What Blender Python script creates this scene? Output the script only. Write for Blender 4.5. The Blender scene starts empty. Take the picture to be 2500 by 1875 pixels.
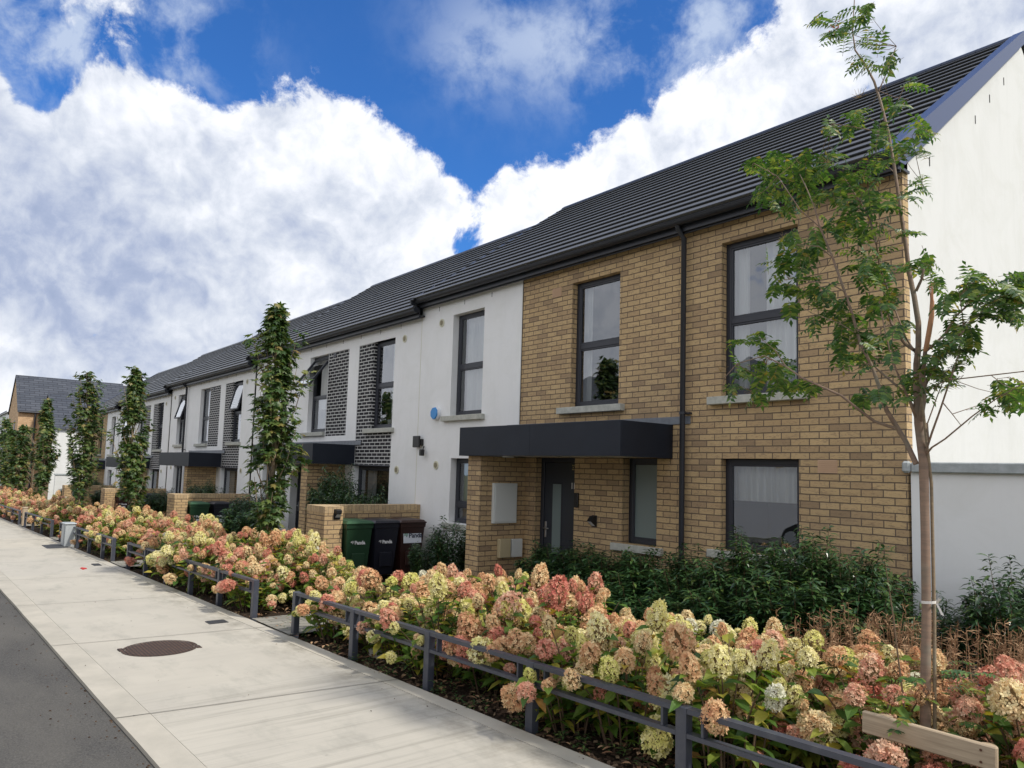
import bpy, math, random
import numpy as np
from mathutils import Vector, Matrix, noise as mnoise
R_ = random.Random(7)
SC = bpy.context.scene
COL = SC.collection
PI = math.pi

# ------------------------------------------------------------------ camera frame (level street, facade along X, into the plot = +Y)
CAMR = ((0.63248, -0.05092, -0.77291), (0.7745, 0.0782, 0.6277), (0.0285, -0.9956, 0.0889))
def _n(v):
    v = np.array(v, float); return v/np.linalg.norm(v)
_P = np.array([1274., 990.]); _F = 1811.
_dL = _n([-205-_P[0], 1109-_P[1], _F]); _dR = _n([3520-_P[0], 1214-_P[1], _F])
_X = -_dL; _Y = _n(_dR-np.dot(_dR, _X)*_X); _Z = np.cross(_X, _Y)
_R = np.array([_X, _Y, _Z])
def sky_dir(px, py):                       # direction of a spot of the sky (used for the cloud banks only)
    return _n(_R @ np.array([px*2500/2212-_P[0], py*2500/2212-_P[1], _F]))

# ------------------------------------------------------------------ node helpers
class NT:
    def __init__(s, nt): s.nt = nt
    def n(s, typ, ins=None, **kw):
        nd = s.nt.nodes.new(typ)
        for k, v in kw.items(): setattr(nd, k, v)
        if ins:
            for k, v in ins.items():
                sock = nd.inputs[k]
                if isinstance(v, bpy.types.NodeSocket): s.nt.links.new(v, sock)
                else: sock.default_value = v
        return nd
    def m(s, op, a, b=None, c=None, clamp=False):
        ins = {0: a}
        if b is not None: ins[1] = b
        if c is not None: ins[2] = c
        return s.n('ShaderNodeMath', ins, operation=op, use_clamp=clamp).outputs[0]
    def vm(s, op, a, b=None, out=0):
        ins = {0: a}
        if b is not None: ins[1] = b
        return s.n('ShaderNodeVectorMath', ins, operation=op).outputs[out]
    def mix(s, fac, a, b, blend='MIX'):
        nd = s.n('ShaderNodeMix', data_type='RGBA', blend_type=blend)
        for k, v in ((0, fac), (6, a), (7, b)):
            if isinstance(v, bpy.types.NodeSocket): s.nt.links.new(v, nd.inputs[k])
            else: nd.inputs[k].default_value = (v if k == 0 else (tuple(v)+(1,))[:4])
        return nd.outputs[2]
    def ramp(s, fac, stops, interp='LINEAR'):
        nd = s.n('ShaderNodeValToRGB', {0: fac}); cr = nd.color_ramp; cr.interpolation = interp
        while len(cr.elements) < len(stops): cr.elements.new(0.5)
        for e, (p, c) in zip(cr.elements, stops):
            e.position = p; e.color = (tuple(c)+(1,))[:4] if not isinstance(c, float) else (c, c, c, 1)
        return nd.outputs[0]
    def mr(s, v, a, b, c=0., d=1., smooth=False):
        return s.n('ShaderNodeMapRange', {0: v, 1: a, 2: b, 3: c, 4: d}, interpolation_type='SMOOTHSTEP' if smooth else 'LINEAR').outputs[0]
    def noise(s, vec, scale, detail=3., rough=0.5, dist=0., out=0):
        return s.n('ShaderNodeTexNoise', {'Vector': vec, 'Scale': scale, 'Detail': detail, 'Roughness': rough, 'Distortion': dist}).outputs[out]
MATS = {}
def mat(name, col=(.5, .5, .5), rough=.7, spec=.5, metal=0., build=None):
    m = bpy.data.materials.new(name); m.use_nodes = True
    nt = m.node_tree; b = nt.nodes['Principled BSDF']
    b.inputs['Base Color'].default_value = (*col, 1); b.inputs['Roughness'].default_value = rough
    b.inputs['Specular IOR Level'].default_value = spec; b.inputs['Metallic'].default_value = metal
    if build: build(NT(nt), b)
    MATS[name] = m
    return m
def link(T, a, b): T.nt.links.new(a, b)
def pos(T): return T.n('ShaderNodeNewGeometry').outputs['Position']
def bump(T, b, h, strength=.5, dist=.01):
    bp = T.n('ShaderNodeBump', {'Height': h, 'Strength': strength, 'Distance': dist})
    link(T, bp.outputs[0], b.inputs['Normal'])

def wall_uv(T):
    g = T.n('ShaderNodeNewGeometry'); sp = T.n('ShaderNodeSeparateXYZ', {0: g.outputs['Position']})
    sn = T.n('ShaderNodeSeparateXYZ', {0: g.outputs['True Normal']})
    c = T.m('GREATER_THAN', T.m('ABSOLUTE', sn.outputs[0]), .5)
    u = T.m('ADD', T.m('MULTIPLY', sp.outputs[0], T.m('SUBTRACT', 1., c)), T.m('MULTIPLY', sp.outputs[1], c))
    return g.outputs['Position'], T.m('ADD', u, 90.), T.m('ADD', sp.outputs[2], 9.01)
def brick(bw, bh, mortar, stops, mcol, bmp=.5, offset=.5, rough=.85, dark=True):
    def f(T, b):
        P, u, v = wall_uv(T)
        # slightly wavy courses of hand-made brick
        w = T.noise(P, 9., 2.); v2 = T.m('ADD', v, T.m('MULTIPLY', T.m('SUBTRACT', w, .5), .007*bmp))
        vec = T.n('ShaderNodeCombineXYZ', {0: u, 1: v2, 2: 0.}).outputs[0]
        bt = T.n('ShaderNodeTexBrick', {'Vector': vec, 'Scale': 1., 'Mortar Size': mortar, 'Mortar Smooth': .15, 'Brick Width': bw, 'Row Height': bh,
                 'Color1': (1, 1, 1, 1), 'Color2': (1, 1, 1, 1), 'Mortar': (0, 0, 0, 1)}, offset=offset, offset_frequency=2)
        row = T.m('FLOOR', T.m('DIVIDE', v2, bh))
        odd = T.m('SUBTRACT', 1., T.m('MODULO', row, 2.))
        cell = T.m('FLOOR', T.m('ADD', T.m('DIVIDE', u, bw), T.m('MULTIPLY', odd, offset)))
        wn = T.n('ShaderNodeTexWhiteNoise', {0: T.n('ShaderNodeCombineXYZ', {0: cell, 1: row, 2: 3.}).outputs[0]}, noise_dimensions='3D')
        col = T.ramp(wn.outputs[0], stops)
        if dark:   # creases and burnt streaks of the clay
            st = T.n('ShaderNodeMapping', {0: P, 3: (1., 1., 3.2)}).outputs[0]
            cr = T.noise(st, 17., 5., .65, 1.2)
            col = T.mix(T.mr(cr, .50, .66, 0., .62), col, (.19, .13, .09))
            sp = T.noise(P, 160., 2., .6)
            col = T.mix(T.mr(sp, .45, .75, 0., .22), col, (.66, .52, .36))
            big = T.noise(P, .9, 3.)
            col = T.mix(T.mr(big, .35, .7, 0., .22), col, (.25, .19, .13))
        col = T.mix(bt.outputs['Fac'], col, mcol)
        link(T, col, b.inputs['Base Color'])
        h = T.m('SUBTRACT', T.m('MULTIPLY', T.noise(P, 45., 4., .6), .35), T.m('MULTIPLY', bt.outputs['Fac'], 1.))
        bump(T, b, h, bmp, .008)
    return f
mat('buff_brick', rough=.9, spec=.25, build=brick(.225, .075, .006, [(0, (.31, .215, .125)), (.10, (.41, .285, .16)), (.22, (.49, .34, .18)), (.5, (.53, .375, .195)), (.8, (.58, .415, .22)), (.93, (.52, .365, .19)), (1, (.42, .295, .165))], (.15, .115, .085), 1.))
mat('soldier_brick', rough=.9, spec=.25, build=brick(.075, .60, .005, [(0, (.44, .32, .19)), (.5, (.56, .41, .235)), (1, (.62, .46, .26))], (.30, .235, .16), .8, 0.))
mat('black_brick', rough=.75, spec=.25, build=brick(.225, .0745, .0105, [(0, (.014, .014, .016)), (1, (.030, .030, .034))], (.56, .56, .55), .5, .5, .45, False))
mat('far_brick', rough=.9, spec=.2, build=brick(.225, .075, .006, [(0, (.5, .32, .18)), (1, (.70, .48, .29))], (.40, .30, .21), .4))

def render_f(base, streak):
    def f(T, b):
        P = pos(T); st = T.n('ShaderNodeMapping', {0: P, 3: (3., 3., .35)}).outputs[0]
        a = T.noise(st, 1.6, 5., .6); c = T.mix(T.mr(a, .50, .85, 0., streak*.6), base, (base[0]*.78, base[1]*.79, base[2]*.78))
        d = T.noise(P, 1.6, 6., .7, .8); c = T.mix(T.mr(d, .45, .8, 0., streak*1.2), c, (base[0]*.86, base[1]*.86, base[2]*.83))
        link(T, c, b.inputs['Base Color'])
        h = T.m('ADD', T.noise(P, 200., 3., .6), T.m('MULTIPLY', T.noise(P, 3.5, 5., .6), 1.2))
        bump(T, b, h, .3, .004)
    return f
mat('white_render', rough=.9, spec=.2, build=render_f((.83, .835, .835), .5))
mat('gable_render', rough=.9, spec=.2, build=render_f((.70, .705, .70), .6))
def stone_f(base):
    def f(T, b):
        P = pos(T); a = T.noise(P, 14., 6., .65)
        c = T.mix(T.mr(a, .35, .75), (base[0]*1.1, base[1]*1.1, base[2]*1.08), (base[0]*.72, base[1]*.74, base[2]*.72))
        link(T, c, b.inputs['Base Color']); bump(T, b, T.noise(P, 120., 3.), .3, .004)
    return f
mat('sill_stone', rough=.85, build=stone_f((.46, .46, .42)))
mat('coping_stone', rough=.85, build=stone_f((.40, .43, .45)))
mat('anthracite', (.026, .029, .040), .42)
mat('gutter_grey', (.022, .025, .034), .38)
mat('canopy_metal', (.017, .023, .038), .5, .3, build=lambda T, b: (link(T, T.mix(T.mr(T.noise(pos(T), 3., 5.), .4, .8), (.012, .016, .026), (.016, .021, .033)), b.inputs['Base Color'])))
mat('verge_metal', (.055, .075, .15), .36, .5)
mat('lead_flashing', (.13, .145, .17), .5, build=lambda T, b: link(T, T.mix(T.noise(pos(T), 12., 5.), (.10, .11, .13), (.22, .24, .27)), b.inputs['Base Color']))
mat('soffit_white', (.6, .6, .58), .7)
mat('vent_cream', (.62, .60, .46), .6)
mat('vent_grille', (.30, .27, .18), .7)
mat('air_brick', (.56, .38, .25), .85)
mat('slot_dark', (.05, .05, .05), .9)
mat('black_plastic', (.012, .012, .013), .4)
mat('alarm_blue', (.03, .25, .62), .4)
mat('alarm_white', (.75, .77, .8), .4)
mat('meter_white', (.62, .64, .62), .45)
mat('meter_beige', (.50, .42, .26), .5)
mat('handle_steel', (.55, .55, .56), .3, .5, .9)
mat('letter_white', (.75, .75, .75), .5)
mat('letter_gold', (.55, .45, .2), .4)
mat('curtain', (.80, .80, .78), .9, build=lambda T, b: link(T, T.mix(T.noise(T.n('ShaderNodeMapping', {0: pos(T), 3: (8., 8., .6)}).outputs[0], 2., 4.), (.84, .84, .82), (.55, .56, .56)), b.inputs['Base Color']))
mat('net_curtain', (.85, .86, .86), .9)
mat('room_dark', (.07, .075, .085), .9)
mat('door_paint', (.030, .036, .048), .35)
mat('pot_white', (.8, .8, .8), .5)
def pane_mat(name, tint, refl, rough=.01):
    m = bpy.data.materials.new(name); m.use_nodes = True; nt = m.node_tree; nt.nodes.clear(); T = NT(nt)
    tr = T.n('ShaderNodeBsdfTransparent', {0: (*tint, 1)}); gl = T.n('ShaderNodeBsdfGlossy', {0: (.93, .96, 1, 1), 'Roughness': rough})
    fr = T.n('ShaderNodeFresnel', {0: 1.5})
    wob = T.n('ShaderNodeBump', {'Height': T.noise(pos(T), 1.3, 2.), 'Strength': .12, 'Distance': .05})
    nt.links.new(wob.outputs[0], gl.inputs['Normal'])
    fac = T.m('ADD', T.m('MULTIPLY', fr.outputs[0], 1.6), refl, clamp=True)
    mx = T.n('ShaderNodeMixShader', {0: fac, 1: tr.outputs[0], 2: gl.outputs[0]})
    T.n('ShaderNodeOutputMaterial', {0: mx.outputs[0]}); MATS[name] = m
pane_mat('window_glass', (.86, .89, .89), .13)
mat('frosted_glass', (.17, .22, .22), .32, .7)

def roof_f(T, b):
    P = pos(T); a = T.noise(T.n('ShaderNodeMapping', {0: P, 3: (1., 4., 4.)}).outputs[0], 3., 5., .6)
    g = T.n('ShaderNodeNewGeometry')
    c = T.mix(a, (.085, .090, .097), (.125, .13, .135))
    c = T.mix(T.mr(g.outputs['Random Per Island'], 0., 1., 0., .35), c, (.075, .08, .088))
    link(T, c, b.inputs['Base Color']); bump(T, b, T.noise(P, 60., 3.), .25, .004)
mat('concrete_tile', rough=.55, spec=.5, build=roof_f)
def slate_f(T, b):
    P, u, v = wall_uv(T)
    vec = T.n('ShaderNodeCombineXYZ', {0: u, 1: T.m('MULTIPLY', v, 1.0), 2: 0.}).outputs[0]
    bt = T.n('ShaderNodeTexBrick', {'Vector': vec, 'Scale': 1., 'Mortar Size': .02, 'Mortar Smooth': .3, 'Brick Width': .6, 'Row Height': .19,
         'Color1': (.040, .046, .058, 1), 'Color2': (.065, .072, .088, 1), 'Mortar': (.016, .018, .022, 1)})
    link(T, bt.outputs[0], b.inputs['Base Color'])
def slate2_f(T, b):
    g = T.n('ShaderNodeNewGeometry'); sp = T.n('ShaderNodeSeparateXYZ', {0: g.outputs['Position']})
    vec = T.n('ShaderNodeCombineXYZ', {0: sp.outputs[1], 1: T.m('ADD', sp.outputs[2], 9.), 2: 0.}).outputs[0]
    bt = T.n('ShaderNodeTexBrick', {'Vector': vec, 'Scale': 1., 'Mortar Size': .022, 'Mortar Smooth': .3, 'Brick Width': .6, 'Row Height': .17,
         'Color1': (.045, .052, .066, 1), 'Color2': (.075, .083, .10, 1), 'Mortar': (.018, .02, .026, 1)})
    link(T, bt.outputs[0], b.inputs['Base Color'])
mat('far_slate', rough=.55, build=slate2_f)

def asphalt_f(T, b):
    P = pos(T)
    a = T.noise(P, 90., 4., .7); c = T.mix(T.mr(a, .35, .7), (.035, .034, .033), (.125, .12, .11))
    d = T.noise(T.n('ShaderNodeMapping', {0: P, 3: (.5, 1.4, 1.)}).outputs[0], 1.5, 5., .6)
    c = T.mix(T.mr(d, .35, .75, 0., .6), c, (.15, .14, .12))
    sp = T.n('ShaderNodeTexVoronoi', {'Vector': P, 'Scale': 70.}).outputs['Distance']
    c = T.mix(T.mr(sp, .0, .18, .5, 0.), c, (.18, .17, .16))
    link(T, c, b.inputs['Base Color']); bump(T, b, T.m('ADD', a, T.noise(P, 220., 2.)), .8, .006)
mat('asphalt', rough=.9, build=asphalt_f)
def concrete_f(T, b):
    P = pos(T); sp = T.n('ShaderNodeSeparateXYZ', {0: P})
    # brushed across the walking direction: fine grooves along Y, bays of different finish
    br = T.noise(T.n('ShaderNodeMapping', {0: P, 3: (60., 1.2, 1.)}).outputs[0], 1., 4., .65)
    br2 = T.noise(T.n('ShaderNodeMapping', {0: P, 3: (14., .5, 1.)}).outputs[0], 1., 4., .6)
    bay = T.m('FLOOR', T.m('DIVIDE', T.m('ADD', sp.outputs[0], 32.2), 2.62))
    wn = T.n('ShaderNodeTexWhiteNoise', {1: bay}, noise_dimensions='1D').outputs[0]
    big = T.noise(P, 1.3, 5., .6)
    c = T.mix(T.mr(big, .3, .7), (.51, .475, .40), (.43, .40, .34))
    c = T.mix(T.m('MULTIPLY', wn, .45), c, (.44, .425, .385))
    near = T.mr(sp.outputs[0], -6.2, -5.4, .12, 1., True)
    gro = T.mr(br2, .50, .68, 0., 1.)
    c = T.mix(T.m('MULTIPLY', gro, T.m('MULTIPLY', near, .55)), c, (.27, .255, .215))
    fine = T.mr(br, .5, .8, 0., .35)
    c = T.mix(T.m('MULTIPLY', fine, near), c, (.27, .26, .23))
    stn = T.noise(T.n('ShaderNodeMapping', {0: P, 3: (1.4, 3., 1.)}).outputs[0], 1.1, 6., .7)
    c = T.mix(T.mr(stn, .52, .74, 0., .55), c, (.27, .265, .23))
    ed = T.m('SUBTRACT', sp.outputs[1], T.m('MULTIPLY_ADD', sp.outputs[0], .026, 3.257))
    dirt = T.m('MULTIPLY', T.mr(ed, -.62, -.12, 0., 1.), T.mr(T.noise(T.n('ShaderNodeMapping', {0: P, 3: (2.2, 3.5, 1.)}).outputs[0], 1.6, 6., .7), .42, .68, 0., .8))
    c = T.mix(dirt, c, (.20, .185, .15))
    gum = T.n('ShaderNodeTexVoronoi', {'Vector': P, 'Scale': 2.6}).outputs['Distance']; c = T.mix(T.mr(gum, .035, .05, .35, 0.), c, (.20, .19, .17))
    sp2 = T.noise(P, 150., 3., .7); c = T.mix(T.mr(sp2, .6, .85, 0., .3), c, (.22, .21, .19))
    link(T, c, b.inputs['Base Color'])
    bump(T, b, T.m('ADD', T.m('MULTIPLY', br, near), T.m('MULTIPLY', sp2, .3)), .35, .004)
mat('brushed_concrete', rough=.9, spec=.3, build=concrete_f)
def margin_f(T, b):
    P = pos(T); big = T.noise(P, 2.2, 6., .65)
    c = T.mix(T.mr(big, .3, .75), (.50, .465, .395), (.36, .34, .29))
    link(T, c, b.inputs['Base Color']); bump(T, b, T.noise(P, 130., 3.), .25, .003)
mat('smooth_concrete', rough=.88, spec=.3, build=margin_f)
mat('joint_dark', (.20, .19, .16), .95)
def soil_f(T, b):
    P = pos(T); a = T.noise(P, 22., 6., .7)
    c = T.mix(T.mr(a, .3, .7), (.022, .015, .011), (.075, .055, .040))
    link(T, c, b.inputs['Base Color']); bump(T, b, a, 1., .04)
mat('soil', rough=1., spec=.1, build=soil_f)
mat('ground_grass', rough=1., spec=.1, build=lambda T, b: link(T, T.mix(T.noise(pos(T), .8, 6.), (.05, .08, .03), (.12, .12, .07)), b.inputs['Base Color']))
def isl(stops, rough, spec=.3, transl=0., tip=None):
    def f(T, b):
        g = T.n('ShaderNodeNewGeometry')
        c = T.ramp(g.outputs['Random Per Island'], stops)
        link(T, c, b.inputs['Base Color'])
        if transl:
            ts = T.n('ShaderNodeBsdfTranslucent', {0: (0, 0, 0, 1)})
            link(T, T.mix(1., c, (1.7, 1.7, .9), 'MULTIPLY'), ts.inputs[0])
            mx = T.n('ShaderNodeMixShader', {0: transl, 1: b.outputs[0], 2: ts.outputs[0]})
            out = [n for n in T.nt.nodes if n.type == 'OUTPUT_MATERIAL'][0]
            link(T, mx.outputs[0], out.inputs[0])
    return f
mat('bark_chip', rough=1., spec=.1, build=isl([(0, (.03, .02, .015)), (.6, (.085, .055, .038)), (.9, (.13, .09, .06)), (1, (.26, .19, .12))], 1.))
def paver_f(T, b):
    P = pos(T)
    vec = T.n('ShaderNodeMapping', {0: P, 2: (0, 0, PI/2)}).outputs[0]
    bt = T.n('ShaderNodeTexBrick', {'Vector': vec, 'Scale': 1., 'Mortar Size': .006, 'Mortar Smooth': .2, 'Brick Width': .21, 'Row Height': .135,
         'Color1': (.19, .18, .155, 1), 'Color2': (.29, .275, .235, 1), 'Mortar': (.10, .10, .07, 1)})
    c = T.mix(T.mr(T.noise(P, 8., 5.), .45, .8, 0., .5), bt.outputs[0], (.22, .21, .17))
    link(T, c, b.inputs['Base Color']); bump(T, b, T.m('SUBTRACT', T.noise(P, 90., 3.), T.m('MULTIPLY', bt.outputs['Fac'], 2.)), .5, .006)
mat('paver', rough=.9, build=paver_f)
def iron_f(T, b):
    P = pos(T)
    ck = T.n('ShaderNodeTexBrick', {'Vector': P, 'Scale': 1., 'Mortar Size': .006, 'Mortar Smooth': .4, 'Brick Width': .03, 'Row Height': .03, 'Color1': (.085, .048, .032, 1), 'Color2': (.12, .065, .042, 1), 'Mortar': (.030, .020, .016, 1)}, offset=0.)
    c = T.mix(T.mr(T.noise(P, 25., 5.), .4, .75, 0., .6), ck.outputs[0], (.055, .042, .036))
    link(T, c, b.inputs['Base Color']); bump(T, b, T.m('MULTIPLY', ck.outputs['Fac'], -1.), .8, .006)
mat('cast_iron', rough=.75, spec=.4, build=iron_f)
mat('grate_iron', (.045, .047, .05), .6)
mat('rail_paint', rough=.38, spec=.5, build=lambda T, b: link(T, T.mix(T.mr(T.noise(pos(T), 9., 6., .7), .5, .8), (.048, .054, .074), (.085, .09, .105)), b.inputs['Base Color']))
mat('galvanised', rough=.5, spec=.5, metal=.2, build=lambda T, b: link(T, T.mix(T.noise(pos(T), 11., 5., .6), (.50, .54, .56), (.36, .39, .41)), b.inputs['Base Color']))
mat('bin_green', (.018, .055, .026), .42); mat('bin_green_lid', (.030, .095, .042), .42)
mat('bin_black', (.012, .013, .022), .38); mat('bin_brown', (.035, .013, .010), .42)
mat('rubber', (.012, .012, .012), .8)
mat('sticker_white', (.72, .76, .82), .5); mat('sticker_ink', (.03, .04, .07), .5); mat('logo_green', (.02, .22, .10), .5)
def wood_f(c1, c2, vert=False):
    def f(T, b):
        tc = T.n('ShaderNodeTexCoord').outputs['Object']
        st = T.n('ShaderNodeMapping', {0: tc, 3: ((18., 18., 1.2) if vert else (1.6, 30., 30.))}).outputs[0]
        a = T.noise(st, 1.6, 6., .65, .6); c = T.mix(T.mr(a, .3, .72), c1, c2)
        cr = T.noise(st, .9, 4., .6, .4); c = T.mix(T.mr(cr, .66, .72, 0., .7), c, (c2[0]*.35, c2[1]*.33, c2[2]*.3))
        link(T, c, b.inputs['Base Color']); bump(T, b, a, .35, .004)
    return f
mat('weathered_timber', rough=.85, spec=.2, build=wood_f((.52, .42, .30), (.30, .235, .165)))
mat('round_timber', rough=.85, spec=.2, build=wood_f((.47, .37, .25), (.27, .20, .13), True))
mat('nail_rust', (.10, .045, .025), .7)
mat('tie_white', (.75, .72, .68), .8)
def bark_f(c1, c2, lic):
    def f(T, b):
        P = pos(T); a = T.noise(T.n('ShaderNodeMapping', {0: P, 3: (9., 9., 50.)}).outputs[0], 1., 5., .6)
        big = T.noise(P, 7., 4.)
        c = T.mix(T.mr(a, .35, .7), c1, c2); c = T.mix(T.mr(big, .5, .75, 0., .6), c, lic)
        link(T, c, b.inputs['Base Color']); bump(T, b, a, .5, .004)
    return f
mat('rowan_bark', rough=.75, spec=.35, build=bark_f((.27, .185, .135), (.18, .13, .10), (.25, .25, .20)))
mat('maple_bark', rough=.8, spec=.3, build=bark_f((.30, .23, .15), (.18, .14, .10), (.25, .25, .20)))
mat('split_wood', rough=.8, build=isl([(0, (.38, .17, .09)), (1, (.55, .30, .17))], .8))
mat('rowan_leaf', rough=.42, spec=.5, build=isl([(0, (.028, .075, .022)), (.45, (.06, .135, .030)), (.78, (.12, .20, .042)), (.94, (.22, .27, .06)), (1, (.30, .22, .05))], .4, transl=.36))
mat('berry_red', (.45, .03, .01), .4); mat('seed_stalk', (.30, .20, .08), .8)
mat('maple_leaf', rough=.45, spec=.5, build=isl([(0, (.025, .060, .018)), (.5, (.062, .115, .028)), (.8, (.12, .165, .040)), (.93, (.20, .21, .06)), (1, (.26, .18, .06))], .4, transl=.28))
mat('laurel_leaf', rough=.30, spec=.6, build=isl([(0, (.016, .042, .018)), (.6, (.030, .075, .024)), (.92, (.06, .12, .034)), (1, (.12, .17, .04))], .3, transl=.15))
mat('hydrangea_leaf', rough=.5, spec=.4, build=isl([(0, (.035, .085, .018)), (.35, (.085, .17, .028)), (.62, (.16, .24, .038)), (.85, (.30, .32, .05)), (.95, (.45, .36, .06)), (1, (.25, .10, .04))], .5, transl=.35))
mat('stem_brown', (.13, .085, .05), .8)
def head_f(c_lo, c_mid, c_hi):
    def f(T, b):
        g = T.n('ShaderNodeNewGeometry'); oi = T.n('ShaderNodeObjectInfo'); tc = T.n('ShaderNodeTexCoord').outputs['Object']
        sp = T.n('ShaderNodeSeparateXYZ', {0: tc})
        h = T.m('ADD', T.m('MULTIPLY', oi.outputs['Random'], .55), T.m('MULTIPLY', T.noise(T.vm('ADD', tc, oi.outputs['Location']), 16., 2.), .55))
        t = T.m('ADD', h, T.m('MULTIPLY', T.m('SUBTRACT', g.outputs['Random Per Island'], .5), .5))
        c = T.ramp(t, [(.08, c_lo), (.5, c_mid), (.92, c_hi)])
        link(T, c, b.inputs['Base Color'])
        ts = T.n('ShaderNodeBsdfTranslucent'); link(T, c, ts.inputs[0])
        mx = T.n('ShaderNodeMixShader', {0: .3, 1: b.outputs[0], 2: ts.outputs[0]})
        out = [n for n in T.nt.nodes if n.type == 'OUTPUT_MATERIAL'][0]; link(T, mx.outputs[0], out.inputs[0])
    return f
mat('flower_cream', rough=.75, spec=.2, build=head_f((.60, .63, .16), (.82, .75, .30), (.92, .86, .54)))
mat('flower_peach', rough=.75, spec=.2, build=head_f((.63, .30, .17), (.79, .52, .29), (.87, .75, .45)))
mat('flower_pink', rough=.75, spec=.2, build=head_f((.56, .16, .13), (.72, .33, .23), (.82, .57, .40)))
mat('flower_core', (.16, .11, .05), .9)  # dark inner body: shade in the gaps between florets, put into its colour
mat('flower_white', rough=.75, spec=.2, build=head_f((.70, .70, .5), (.85, .83, .7), (.9, .88, .82)))
mat('dry_stalk', rough=.9, spec=.15, build=isl([(0, (.17, .09, .05)), (.6, (.32, .19, .11)), (1, (.46, .31, .19))], .9))
mat('weed_leaf', rough=.5, build=isl([(0, (.02, .06, .02)), (.7, (.06, .12, .03)), (1, (.13, .17, .04))], .5, transl=.2))
mat('litter_red', (.5, .02, .02), .5)
mat('van_white', (.75, .77, .8), .3); mat('van_glass', (.02, .025, .03), .1)
mat('cable_light', (.45, .45, .45), .6)

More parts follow.
